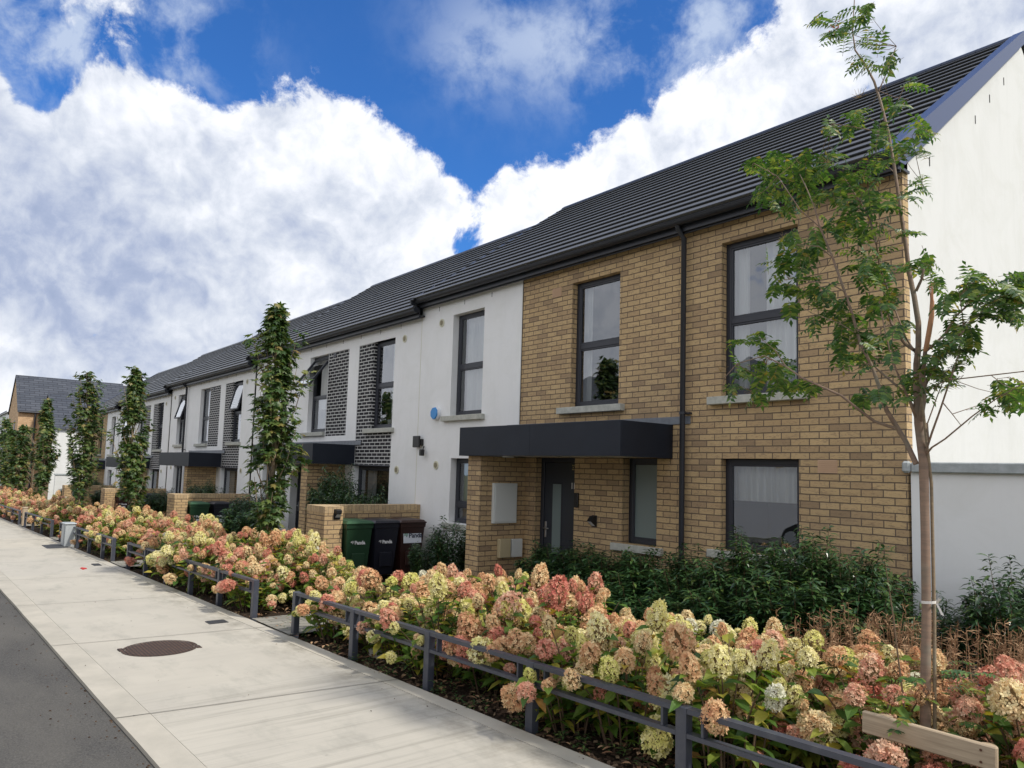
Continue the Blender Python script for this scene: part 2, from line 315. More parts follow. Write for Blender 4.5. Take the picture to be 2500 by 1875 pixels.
# ------------------------------------------------------------------ mesh builder
class MB:
    def __init__(s): s.v = []; s.f = []; s.mi = []; s.sm = []; s.cur = 0; s.smooth = False
    def add(s, vs, fs, sm=None):
        o = len(s.v); s.v.extend([tuple(map(float, v)) for v in vs])
        for f in fs: s.f.append(tuple(i+o for i in f)); s.mi.append(s.cur); s.sm.append(s.smooth if sm is None else sm)
    def box(s, x0, x1, y0, y1, z0, z1):
        if x0 > x1: x0, x1 = x1, x0
        s.add([(x0, y0, z0), (x1, y0, z0), (x1, y1, z0), (x0, y1, z0), (x0, y0, z1), (x1, y0, z1), (x1, y1, z1), (x0, y1, z1)],
              [(0, 3, 2, 1), (4, 5, 6, 7), (0, 1, 5, 4), (1, 2, 6, 5), (2, 3, 7, 6), (3, 0, 4, 7)])
    def bbox(s, x0, x1, y0, y1, z0, z1, c=.004):     # box with chamfered edges
        if x0 > x1: x0, x1 = x1, x0
        import itertools
        vs = []; key = {}
        for i, (a, sx) in enumerate(((x0, 1), (x1, -1))):
            for j, (b, sy) in enumerate(((y0, 1), (y1, -1))):
                for k, (d, sz) in enumerate(((z0, 1), (z1, -1))):
                    for ax in range(3):
                        o = [c*sx, c*sy, c*sz]; o[ax] = 0
                        key[(i, j, k, ax)] = len(vs); vs.append((a+o[0], b+o[1], d+o[2]))
        fs = []
        K = lambda i, j, k, ax: key[(i, j, k, ax)]
        for i in (0, 1):
            q = [K(i, 0, 0, 0), K(i, 1, 0, 0), K(i, 1, 1, 0), K(i, 0, 1, 0)]; fs.append(q[::-1] if i == 0 else q)
            q = [K(0, i, 0, 1), K(1, i, 0, 1), K(1, i, 1, 1), K(0, i, 1, 1)]; fs.append(q if i == 0 else q[::-1])
            q = [K(0, 0, i, 2), K(1, 0, i, 2), K(1, 1, i, 2), K(0, 1, i, 2)]; fs.append(q[::-1] if i == 0 else q)
            for j in (0, 1):
                fs.append([K(0, i, j, 1), K(1, i, j, 1), K(1, i, j, 2), K(0, i, j, 2)][::(1 if (i ^ j) else -1)])
                fs.append([K(i, 0, j, 0), K(i, 1, j, 0), K(i, 1, j, 2), K(i, 0, j, 2)][::(-1 if (i ^ j) else 1)])
                fs.append([K(i, j, 0, 0), K(i, j, 1, 0), K(i, j, 1, 1), K(i, j, 0, 1)][::(1 if (i ^ j) else -1)])
                for k in (0, 1):
                    fs.append([K(i, j, k, 0), K(i, j, k, 1), K(i, j, k, 2)][::(1 if (i ^ j ^ k) else -1)])
        s.add(vs, fs)
    def quad(s, a, b, c, d, **k): s.add([a, b, c, d], [(0, 1, 2, 3)], **k)
    def prism_x(s, x0, x1, prof, caps=True, sm=None):   # profile in (y,z), counter-clockwise seen from +x
        n = len(prof); s.add([(x0, y, z) for y, z in prof]+[(x1, y, z) for y, z in prof], [(i, (i+1) % n, n+(i+1) % n, n+i) for i in range(n)], sm=sm)
        if caps: s.add([(x0, y, z) for y, z in prof], [tuple(range(n))[::-1]], sm=False); s.add([(x1, y, z) for y, z in prof], [tuple(range(n))], sm=False)
    def tube(s, pts, rad, n=6, caps=True):
        pts = [Vector(p) for p in pts]; rings = []; m = len(pts)
        if not hasattr(rad, '__len__'): rad = [rad]*m
        up = Vector((0.3, 0.2, 1)); base = len(s.v); vs = []
        for i, p in enumerate(pts):
            d = (pts[min(i+1, m-1)]-pts[max(i-1, 0)]); d = d.normalized() if d.length > 1e-9 else Vector((0, 0, 1))
            if i == 0:
                a = d.cross(up); a = a if a.length > .05 else d.cross(Vector((1, 0, 0))); a.normalize()
            else:
                a = (a-d*a.dot(d)).normalized()
            b = d.cross(a)
            for k in range(n):
                t = 2*PI*k/n; vs.append(p+(a*math.cos(t)+b*math.sin(t))*rad[i])
        fs = []
        for i in range(m-1):
            for k in range(n): fs.append((i*n+k, i*n+(k+1) % n, (i+1)*n+(k+1) % n, (i+1)*n+k))
        s.add(vs, fs, sm=True)
        if caps:
            s.add(vs[:n], [tuple(range(n))[::-1]], sm=False); s.add(vs[-n:], [tuple(range(n))], sm=False)
    def disc(s, c, r, axis, th, n=20):
        c = Vector(c)
        ax = Vector(axis).normalized()
        s.tube([c, c+ax*th], r, n)
    def mesh(s, name, mats, off=(0, 0, 0)):
        me = bpy.data.meshes.new(name)
        off = Vector(off)
        me.from_pydata([tuple(Vector(v)-off) for v in s.v] if off.length else s.v, [], s.f)
        for m in (mats if isinstance(mats, (list, tuple)) else [mats]): me.materials.append(MATS[m])
        if any(s.mi): me.polygons.foreach_set('material_index', s.mi)
        me.polygons.foreach_set('use_smooth', s.sm)
        me.update(); return me
def root(name, loc, label=None, cat=None, group=None, kind=None, rz=0.):
    o = bpy.data.objects.new(name, None); COL.objects.link(o); o.location = loc; o.rotation_euler = (0, 0, rz)
    o.empty_display_size = .2
    tag(o, label, cat, group, kind); return o
def tag(o, label=None, cat=None, group=None, kind=None):
    if label: o['label'] = label
    if cat: o['category'] = cat
    if group: o['group'] = group
    if kind: o['kind'] = kind
    return o
def wloc(o):
    v = Vector((0, 0, 0))
    while o is not None: v += Vector(o.location); o = o.parent
    return v
def part(name, mb, mats, parent=None, label=None):
    """mesh given in world coordinates; hung under its thing"""
    off = wloc(parent) if parent else Vector((0, 0, 0))
    me = mb.mesh(name, mats, off); o = bpy.data.objects.new(name, me); COL.objects.link(o)
    if parent: o.parent = parent
    if label: o['label'] = label
    return o
def struct(name, mb, mats):
    return tag(part(name, mb, mats), kind='structure')

# ------------------------------------------------------------------ the lie of the land
def sz(x): return -1.66+.0165*(max(-78., min(14., x))+4)
def gz(x, y):
    t = max(0., min(1., (y-3.3)/2.6)); return sz(x)-.14*t*t*(3-2*t)
def yin(x): return 3.135+.026*(x+4.7)      # inner edge of the pavement
def yk(x): return 1.16+.016*(x+4.5)        # kerb line
XS = [-400, -140, -90, -78]+[-76+2*i for i in range(45)]+[14, 40, 120, 300]
mb = MB()
ys = [-300, -80, -12]+[-10+2*i for i in range(14)]+[20, 30, 60, 120, 300]
g = {}
for i, x in enumerate(XS):
    for j, y in enumerate(ys): g[i, j] = len(mb.v); mb.v.append((x, y, gz(x, y)-.30))
for i in range(len(XS)-1):
    for j in range(len(ys)-1):
        mb.f.append((g[i, j], g[i+1, j], g[i+1, j+1], g[i, j+1])); mb.mi.append(0); mb.sm.append(False)
struct('ground', mb, 'ground_grass')
def strip(mb, xs, ya, yb, dz, side=.0):
    for a, b in zip(xs[:-1], xs[1:]):
        mb.quad((a, ya(a), sz(a)+dz), (b, ya(b), sz(b)+dz), (b, yb(b), sz(b)+dz), (a, yb(a), sz(a)+dz))
        if side:
            mb.quad((a, ya(a), sz(a)+dz-side), (b, ya(b), sz(b)+dz-side), (b, ya(b), sz(b)+dz), (a, ya(a), sz(a)+dz))
            mb.quad((b, yb(b), sz(b)+dz-side), (a, yb(a), sz(a)+dz-side), (a, yb(a), sz(a)+dz), (b, yb(b), sz(b)+dz))
xs_st = [-76+1.*i for i in range(91)]
mb = MB(); strip(mb, [-140, -78]+xs_st+[40, 120], lambda x: -6.2, lambda x: yk(x)+.01, -.028); struct('road', mb, 'asphalt')
mb = MB(); strip(mb, xs_st, lambda x: yk(x)+.004+.008*mnoise.noise(Vector((x*1.7, 0, 0))), lambda x: yk(x)+.205, .0, .12); struct('kerb', mb, 'smooth_concrete')
mb = MB(); strip(mb, xs_st, lambda x: yk(x)+.209, lambda x: yin(x)-.137, -.002, .10); struct('pavement', mb, 'brushed_concrete')
mb = MB(); strip(mb, xs_st, lambda x: yin(x)-.133, lambda x: yin(x), .0, .14); struct('pavement_edging', mb, 'smooth_concrete')
mb = MB()                                      # expansion joints
for k in range(-28, 6):
    x = -2.78+2.62*k*1.0; sk = .14
    a, b = (x-sk, yk(x)+.0), (x+sk*.6, yin(x))
    for (w, z) in ((.005, .0035),):
        mb.quad((a[0]-w, a[1], sz(a[0])+z), (a[0]+w, a[1], sz(a[0])+z), (b[0]+w, b[1], sz(b[0])+z), (b[0]-w, b[1], sz(b[0])+z))
struct('pavement_joints', mb, 'joint_dark')
# soil of the planting bed, grass verge of the gardens
mb = MB(); bx = [-76+.5*i for i in range(140)]+[-6+.1*i for i in range(120)]; by = [0, .04, .12, .25, .4, .6, .85, 1.2, 1.7, 2.3, 2.9, 3.6, 4.5]
gi = {}
for i, x in enumerate(bx):
    for j, t in enumerate(by):
        y = yin(x)+.002+t; gi[i, j] = len(mb.v)
        h = (.035*mnoise.noise(Vector((x*2.3, y*2.3, 0)))+.02*mnoise.noise(Vector((x*9, y*9, 3.))))*min(1, t*6)
        mb.v.append((x, y, gz(x, y)-.035+h))
for i in range(len(bx)-1):
    for j in range(len(by)-1):
        mb.f.append((gi[i, j], gi[i+1, j], gi[i+1, j+1], gi[i, j+1])); mb.mi.append(0); mb.sm.append(True)
struct('planting_bed', mb, 'soil')
paths = [(-8.42, -7.36), (-15.2, -14.2), (-21.6, -20.6), (-27.3, -26.3)]
for i, (a, b) in enumerate(paths):
    mb = MB()
    for k in range(12):
        y0 = yin(a)+.004+k*.36; y1 = y0+.36
        mb.quad((a, y0, gz(a, y0)+.016), (b, y0, gz(b, y0)+.016), (b, y1, gz(b, y1)+.016), (a, y1, gz(a, y1)+.016))
    struct('paved_path', mb, 'paver')

# ------------------------------------------------------------------ walls with openings
def wall(mb, a0, a1, z0, z1, y, openings, reveal=.12, x_side=None):
    """vertical wall in the plane Y=y (seen from -Y) with rectangular openings and their reveals"""
    ops = [(min(o[0], o[1]), max(o[0], o[1]), o[2], o[3]) for o in openings]
    xs = sorted(set([a0, a1]+[v for o in ops for v in o[:2] if a0 < v < a1])); zs = sorted(set([z0, z1]+[v for o in ops for v in o[2:4] if z0 < v < z1]))
    for xa, xb in zip(xs[:-1], xs[1:]):
        for za, zb in zip(zs[:-1], zs[1:]):
            cx, cz = (xa+xb)/2, (za+zb)/2
            if any(o[0] < cx < o[1] and o[2] < cz < o[3] for o in ops): continue
            mb.quad((xa, y, za), (xb, y, za), (xb, y, zb), (xa, y, zb))
    for o, src in zip(ops, openings):
        r = src[4] if len(src) > 4 else reveal
        xa, xb, za, zb = o; za = max(za, z0)
        mb.quad((xa, y, za), (xa, y, zb), (xa, y+r, zb), (xa, y+r, za)); mb.quad((xb, y, zb), (xb, y, za), (xb, y+r, za), (xb, y+r, zb))
        if zb < z1-1e-4: mb.quad((xa, y, zb), (xb, y, zb), (xb, y+r, zb), (xa, y+r, zb))
        if o[2] > z0: mb.quad((xa, y, za), (xa, y+r, za), (xb, y+r, za), (xb, y, za))

def frame_mb(x0, x1, z0, z1, y, w=.065, d=.07, bars=()):
    m = MB(); c = .006
    m.bbox(x0, x0+w, y, y+d, z0, z1, c); m.bbox(x1-w, x1, y, y+d, z0, z1, c)
    m.bbox(x0+w, x1-w, y+.001, y+d-.001, z0, z0+w, c); m.bbox(x0+w, x1-w, y+.001, y+d-.001, z1-w, z1, c)
    for b in bars: m.bbox(x0+w, x1-w, y+.001, y+d-.001, b-w*.6, b+w*.6, c)
    return m
def bead(m, x0, x1, z0, z1, y, w=.028, d=.022):       # casement proud of the frame
    m.bbox(x0, x0+w, y-d, y+.002, z0, z1, .004); m.bbox(x1-w, x1, y-d, y+.002, z0, z1, .004)
    m.bbox(x0+w, x1-w, y-d+.001, y+.002, z0, z0+w, .004); m.bbox(x0+w, x1-w, y-d+.001, y+.002, z1-w, z1, .004)
def curtain_mb(x0, x1, z0, z1, y, amp=.022, wl=.09, seed=0):
    m = MB(); n = max(10, int(abs(x1-x0)/.012)); r = random.Random(seed); ph = r.random()*6
    col = []
    for i in range(n+1):
        t = i/n; x = x0+(x1-x0)*t
        col.append((x, y+amp*math.sin(2*PI*(x/wl)+ph+.8*math.sin(x*23+ph))))
    for (xa, ya), (xb, yb) in zip(col[:-1], col[1:]):
        m.quad((xa, ya, z0), (xb, yb, z0), (xb, yb, z1), (xa, ya, z1), sm=True)
    return m
def window(house, x0, x1, z0, z1, y, rec, transom=None, opened=0., curtains=None, sill=True, sill_ext=(.16, .12), bright=False, room=1.3, name='window', glass='window_glass', sill_y=7.42):
    x0, x1 = min(x0, x1), max(x0, x1)
    yf = y+rec
    win = part(name, frame_mb(x0, x1, z0, z1, yf, bars=[transom] if transom else []), 'anthracite', house)
    w = .065
    segs = [(z0, z1)] if not transom else [(z0, transom), (transom, z1)]
    for i, (a, b) in enumerate(segs):
        top = (i == len(segs)-1)
        za = a+(w if i == 0 else w*.6); zb = b-(w if top else w*.6)
        if top and opened:
            # top-hung sash swung outwards
            s = MB(); H = zb-za; hw = .045
            s.bbox(x0+w, x0+w+hw, -.02, .03, -H, 0, .005); s.bbox(x1-w-hw, x1-w, -.02, .03, -H, 0, .005)
            s.bbox(x0+w+hw, x1-w-hw, -.019, .029, -H, -H+hw, .005); s.bbox(x0+w+hw, x1-w-hw, -.019, .029, -hw, 0, .005)
            s2 = MB(); s2.quad((x0+w+hw, .004, -H+hw), (x1-w-hw, .004, -H+hw), (x1-w-hw, .004, -hw), (x0+w+hw, .004, -hw))
            ca, sa = math.cos(opened), math.sin(opened)
            for q in (s, s2): q.v = [(vx, yf+.0+vy*ca+vz*sa, zb+vz*ca-vy*sa) for vx, vy, vz in q.v]
            so = part('opened_sash', s, 'anthracite', win); part('pane', s2, glass, win)
        else:
            m = MB(); bead(m, x0+w-.004, x1-w+.004, za-.004, zb+.004, yf+.03); part('casement', m, 'anthracite', win)
            m = MB(); m.quad((x0+w-.002, yf+.028, za-.002), (x1-w+.002, yf+.028, za-.002), (x1-w+.002, yf+.028, zb+.002), (x0+w-.002, yf+.028, zb+.002)); part('pane', m, glass, win)
    if glass == 'window_glass':
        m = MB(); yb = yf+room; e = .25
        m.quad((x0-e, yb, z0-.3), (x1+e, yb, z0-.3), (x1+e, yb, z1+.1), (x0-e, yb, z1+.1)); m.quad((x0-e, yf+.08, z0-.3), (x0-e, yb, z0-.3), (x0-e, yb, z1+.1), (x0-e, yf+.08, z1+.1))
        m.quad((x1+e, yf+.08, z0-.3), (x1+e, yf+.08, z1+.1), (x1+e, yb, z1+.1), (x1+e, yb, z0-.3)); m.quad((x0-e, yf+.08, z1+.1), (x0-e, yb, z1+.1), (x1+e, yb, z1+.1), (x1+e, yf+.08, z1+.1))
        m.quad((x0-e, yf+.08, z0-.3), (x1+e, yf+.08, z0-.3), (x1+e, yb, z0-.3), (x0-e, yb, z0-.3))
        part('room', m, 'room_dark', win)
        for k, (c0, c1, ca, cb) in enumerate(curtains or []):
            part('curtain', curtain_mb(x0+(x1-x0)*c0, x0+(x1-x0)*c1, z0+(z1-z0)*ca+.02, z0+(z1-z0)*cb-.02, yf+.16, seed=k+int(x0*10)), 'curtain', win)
    if sill:
        m = MB(); m.bbox(x0-sill_ext[0], x1+sill_ext[1], sill_y, yf+.02, z0-.10, z0-.005, .006); part('sill', m, 'sill_stone', win)
    return win
def text_obj(name, s, size, loc, rot, matn, parent, bold=0., extrude=.002, shear=0.):
    cu = bpy.data.curves.new(name, 'FONT'); cu.body = s; cu.size = size; cu.extrude = extrude; cu.offset = bold; cu.shear = shear; cu.resolution_u = 3
    o = bpy.data.objects.new(name, cu); COL.objects.link(o)
    dg = bpy.context.evaluated_depsgraph_get(); me = bpy.data.meshes.new_from_object(o.evaluated_get(dg)); bpy.data.objects.remove(o); bpy.data.curves.remove(cu)
    me.materials.clear(); me.materials.append(MATS[matn]); me.name = name
    ob = bpy.data.objects.new(name, me); COL.objects.link(ob); ob.location = Vector(loc)-wloc(parent); ob.rotation_euler = rot; ob.parent = parent
    return ob

# ------------------------------------------------------------------ roofs
EY, RY = 7.2, 11.1
def roof_parts(h, xr, xl, dz, first=False, last=False):
    z_e, z_r = 3.235+dz, 6.03+dz; n = 16
    dy, dzz = (RY-EY)/n, (z_r-z_e)/n
    m = MB(); L = math.hypot(dy, dzz); ny, nz = -dzz/L, dy/L
    t = .038
    for k in range(n):      # each course of tiles: its lower edge stands on the course below
        y0, z0 = EY+dy*k-.02, z_e+dzz*k-.014; y1, z1 = EY+dy*(k+1), z_e+dzz*(k+1)
        sy, sz_ = dy/L, dzz/L; q = .030
        prof = [(y0+sy*q, z0+sz_*q), (y0+sy*q+ny*(t-.009), z0+sz_*q+nz*(t-.009)), (y0+ny*(t-.009), z0+nz*(t-.009)), (y0+ny*t, z0+nz*t), (y1+ny*.004, z1+nz*.004), (y1, z1-.01)]
        # break each course into lengths so tiles differ slightly
        cuts = [xl]; r = random.Random(int(xl*100)+k)
        x = xl+r.random()*.6+.2
        while x < xr-.2: cuts.append(x); x += .66*2
        cuts.append(xr)
        for a, b in zip(cuts[:-1], cuts[1:]): m.prism_x(a+.001, b-.001, prof)
    m.quad((xl, 2*RY-EY, z_e), (xr, 2*RY-EY, z_e), (xr, RY, z_r-.01), (xl, RY, z_r-.01))
    m.quad((xl, EY+.05, z_e-.05), (xl, RY, z_r-.06), (xr, RY, z_r-.06), (xr, EY+.05, z_e-.05))
    roof = part('roof', m, 'concrete_tile', h)
    m = MB()
    x = xl
    while x < xr-.01:       # ridge tiles
        b = min(x+.45, xr); e = .012 if b < xr-.01 else 0
        m.prism_x(x, b+e, [(RY-.13, z_r-.06), (RY-.10, z_r-.015), (RY-.03, z_r+.035), (RY+.03, z_r+.035), (RY+.13, z_r-.06)]); x = b
    part('ridge_tiles', m, 'gutter_grey', roof)
    # gutter
    m = MB(); yc, zc, r = 7.275, 3.225+dz, .062
    pr = [(yc+r*math.cos(a), zc+r*math.sin(a)) for a in [PI+PI*i/10 for i in range(11)]]
    pr += [(yc+(r-.008)*math.cos(a), zc+(r-.008)*math.sin(a)) for a in [2*PI-PI*i/10 for i in range(11)]]
    m.prism_x(xl-.03, xr+.03, pr); m.box(xl-.03, xr+.03, yc-r-.008, yc-r+.004, zc-.008, zc+.012)
    for xe in (xl-.03, xr+.03): m.disc((xe-.006, yc, zc-.002), r*.98, (1, 0, 0), .012, 16)
    part('gutter', m, 'gutter_grey', roof)
    m = MB(); m.box(xl, xr, 7.345, 7.372, 3.10+dz, 3.255+dz); m.box(xl, xr, 7.373, 7.60, 3.118+dz, 3.145+dz); m.box(xl, xr, 7.385, 7.395, 3.08+dz, 3.117+dz)
    part('fascia', m, 'gutter_grey', roof)
    return roof
def verge(h, x, dz, matn, sgn=1, w=.11, up=.05):
    z_e, z_r = 3.235+dz, 6.03+dz; m = MB()
    L = math.hypot(RY-EY, z_r-z_e); ny, nz = -(z_r-z_e)/L, (RY-EY)/L
    a = (EY-.03, z_e-.03); b = (RY, z_r+.0)
    P = [(a[0]+ny*up, a[1]+nz*up), (a[0]-ny*.0, a[1]-w*.55), (a[0]+.26, a[1]-w*.62+.02), (b[0], b[1]-w*1.1), (b[0], b[1]+up*1.2)]
    m.prism_x(x, x+.035*sgn, P if sgn > 0 else P)
    P2 = [(a[0]+ny*up, a[1]+nz*up), (b[0], b[1]+up*1.2), (b[0], b[1]+up*1.2-.02), (a[0]+ny*(up-.02), a[1]+nz*(up-.02))]
    m.prism_x(x-.10*sgn, x, P2)
    part('verge', m, matn, h)
def back_and_base(h, xr, xl, dz):
    m = MB(); m.quad((xr, 14.7, -2.6+dz), (xl, 14.7, -2.6+dz), (xl, 14.7, 3.2+dz), (xr, 14.7, 3.2+dz)); part('rear_wall', m, 'white_render', h)
def gable_mb(x, dz, y0=7.62):
    m = MB(); z_e = 3.235+dz; s = (6.03-3.235)/(RY-EY)
    top = lambda y: z_e+(y-EY)*s-.09 if y <= RY else z_e+(2*RY-y-EY)*s-.09
    ys_ = [y0, 9, RY, 13, 14.7]
    m.add([(x, y, -2.6+dz) for y in ys_]+[(x, y, top(y)) for y in ys_], [(i, i+1, i+6, i+5) for i in range(4)]); return m
def pipe_mb(x, z0, z1):
    m = MB(); m.tube([(x, 7.275, z1+.06), (x, 7.30, z1-.02), (x, 7.42, z1-.12), (x, 7.42, z0)], .034, 12)
    for z in (z0+.9, z0+2.75): m.tube([(x, 7.42, z), (x, 7.42, z+.03)], .043, 12); m.box(x-.01, x+.09, 7.44, 7.5, z+.004, z+.026)
    return m
def vent_round(h, x, z, y=7.5):
    m = MB(); m.disc((x, y-.001, z), .078, (0, -1, 0), .014, 24); v = part('round_vent', m, 'vent_cream', h)
    m = MB(); m.disc((x, y-.015, z), .050, (0, -1, 0), .004, 20)
    for k in range(-3, 4): m.box(x-.04, x+.04, y-.022, y-.0195, z+k*.012-.003, z+k*.012+.003)
    part('grille', m, 'vent_grille', v)
def air_brick(h, x0, x1, z0, z1, y=7.5):
    m = MB(); m.box(x0, x1, y-.004, y+.01, z0, z1); n = 7
    for k in range(n):
        z = z0+(z1-z0)*(k+.5)/n; m.box(x0+.008, x1-.008, y-.010, y-.0045, z-.006, z+.005)
    part('air_brick', m, 'air_brick', h)
def weep_slots(h, xs, z, y=7.5):
    for x in xs: m = MB(); m.box(x-.006, x+.006, y-.003, y+.004, z, z+.085); part('weep_slot', m, 'slot_dark', h)
def canopy(h, xl, xr, dz, yf=6.52, yb=7.5, matn='canopy_metal'):
    z0, z1 = .215+dz, .650+dz
    m = MB(); t = .02
    m.bbox(xl, xr, yf, yf+t, z0, z1, .003); m.bbox(xl, xl+t, yf+t, yb-.003, z0, z1, .003); m.bbox(xr-t, xr, yf+t, yb-.003, z0, z1, .003)
    m.box(xl+t, xr-t, yf+t, yb-.003, z1-.06, z1-.03)
    m.box((xl+xr)/2-.004, (xl+xr)/2+.004, yf-.0015, yf+.002, z0+.004, z1-.004)
    c = part('canopy', m, matn, h)
    m = MB(); m.box(xl+t, xr-t, yf+t, yb-.003, z0+.012, z0+.03); part('soffit', m, 'soffit_white', c)
    m = MB(); m.bbox(xl-.05, xr+.42 if False else xr+.28, yb-.016, yb-.002, z1+.0, z1+.10, .003); part('flashing', m, 'lead_flashing', c)
    return c
def door(h, x0, x1, z0, z1, y, number=None, flip=False):
    d = part('door', frame_mb(x0, x1, z0, z1, y, .07, .08), 'anthracite', h)
    m = MB(); m.bbox(x0+.072, x1-.072, y+.02, y+.065, z0+.02, z1-.072, .005)
    part('door_leaf', m, 'door_paint', d)
    gx = x0+.072+.20*(1 if not flip else 1.9)
    m = MB(); m.bbox(gx-.02, gx+.21, y+.012, y+.02, z0+.20, z1-.38, .004)
    part('glass_surround', m, 'anthracite', d)
    m = MB(); m.box(gx, gx+.19, y+.008, y+.0118, z0+.22, z1-.40); part('door_glass', m, 'frosted_glass', d)
    hx = x0+.12 if not flip else x1-.12
    m = MB(); m.bbox(hx-.018, hx+.018, y+.006, y+.0195, z0+.88, z0+1.12, .003); m.tube([(hx, y+.01, z0+1.02), (hx, y-.04, z0+1.02), (hx+(.13 if not flip else -.13), y-.045, z0+1.02)], .010, 8)
    part('door_handle', m, 'handle_steel', d)
    return d
def wall_lamp(x, y, z, parent=None, facing='y', label=None):
    m = MB()
    if facing == 'y':
        m.bbox(x-.05, x+.05, y-.012, y, z-.09, z+.07, .003); P = [(y-.012, z-.085), (y-.012, z+.06), (y-.05, z+.06), (y-.11, z-.01)]
        m.prism_x(x-.045, x+.045, P[::-1])
    else:
        m.bbox(x, x+.012, y-.06, y+.06, z-.09, z+.08, .003); m.bbox(x+.013, x+.09, y-.05, y+.05, z+.00, z+.07, .01)
    l = part('solar_wall_lamp', m, 'black_plastic', parent)
    m = MB()
    if facing == 'y': m.quad((x-.035, y-.106, z-.016), (x+.035, y-.106, z-.016), (x+.035, y-.020, z-.080), (x-.035, y-.020, z-.080))
    else: m.quad((x+.085, y-.04, z-.003), (x+.085, y+.04, z-.003), (x+.014, y+.04, z-.06), (x+.014, y-.04, z-.06))
    part('lens', m, 'sticker_white', l)
    return l
def pier(h, x0, x1, y0, y1, z0, z1):
    m = MB(); m.box(x0, x1, y0, y1, z0, z1); return part('porch_side_wall', m, 'buff_brick', h)

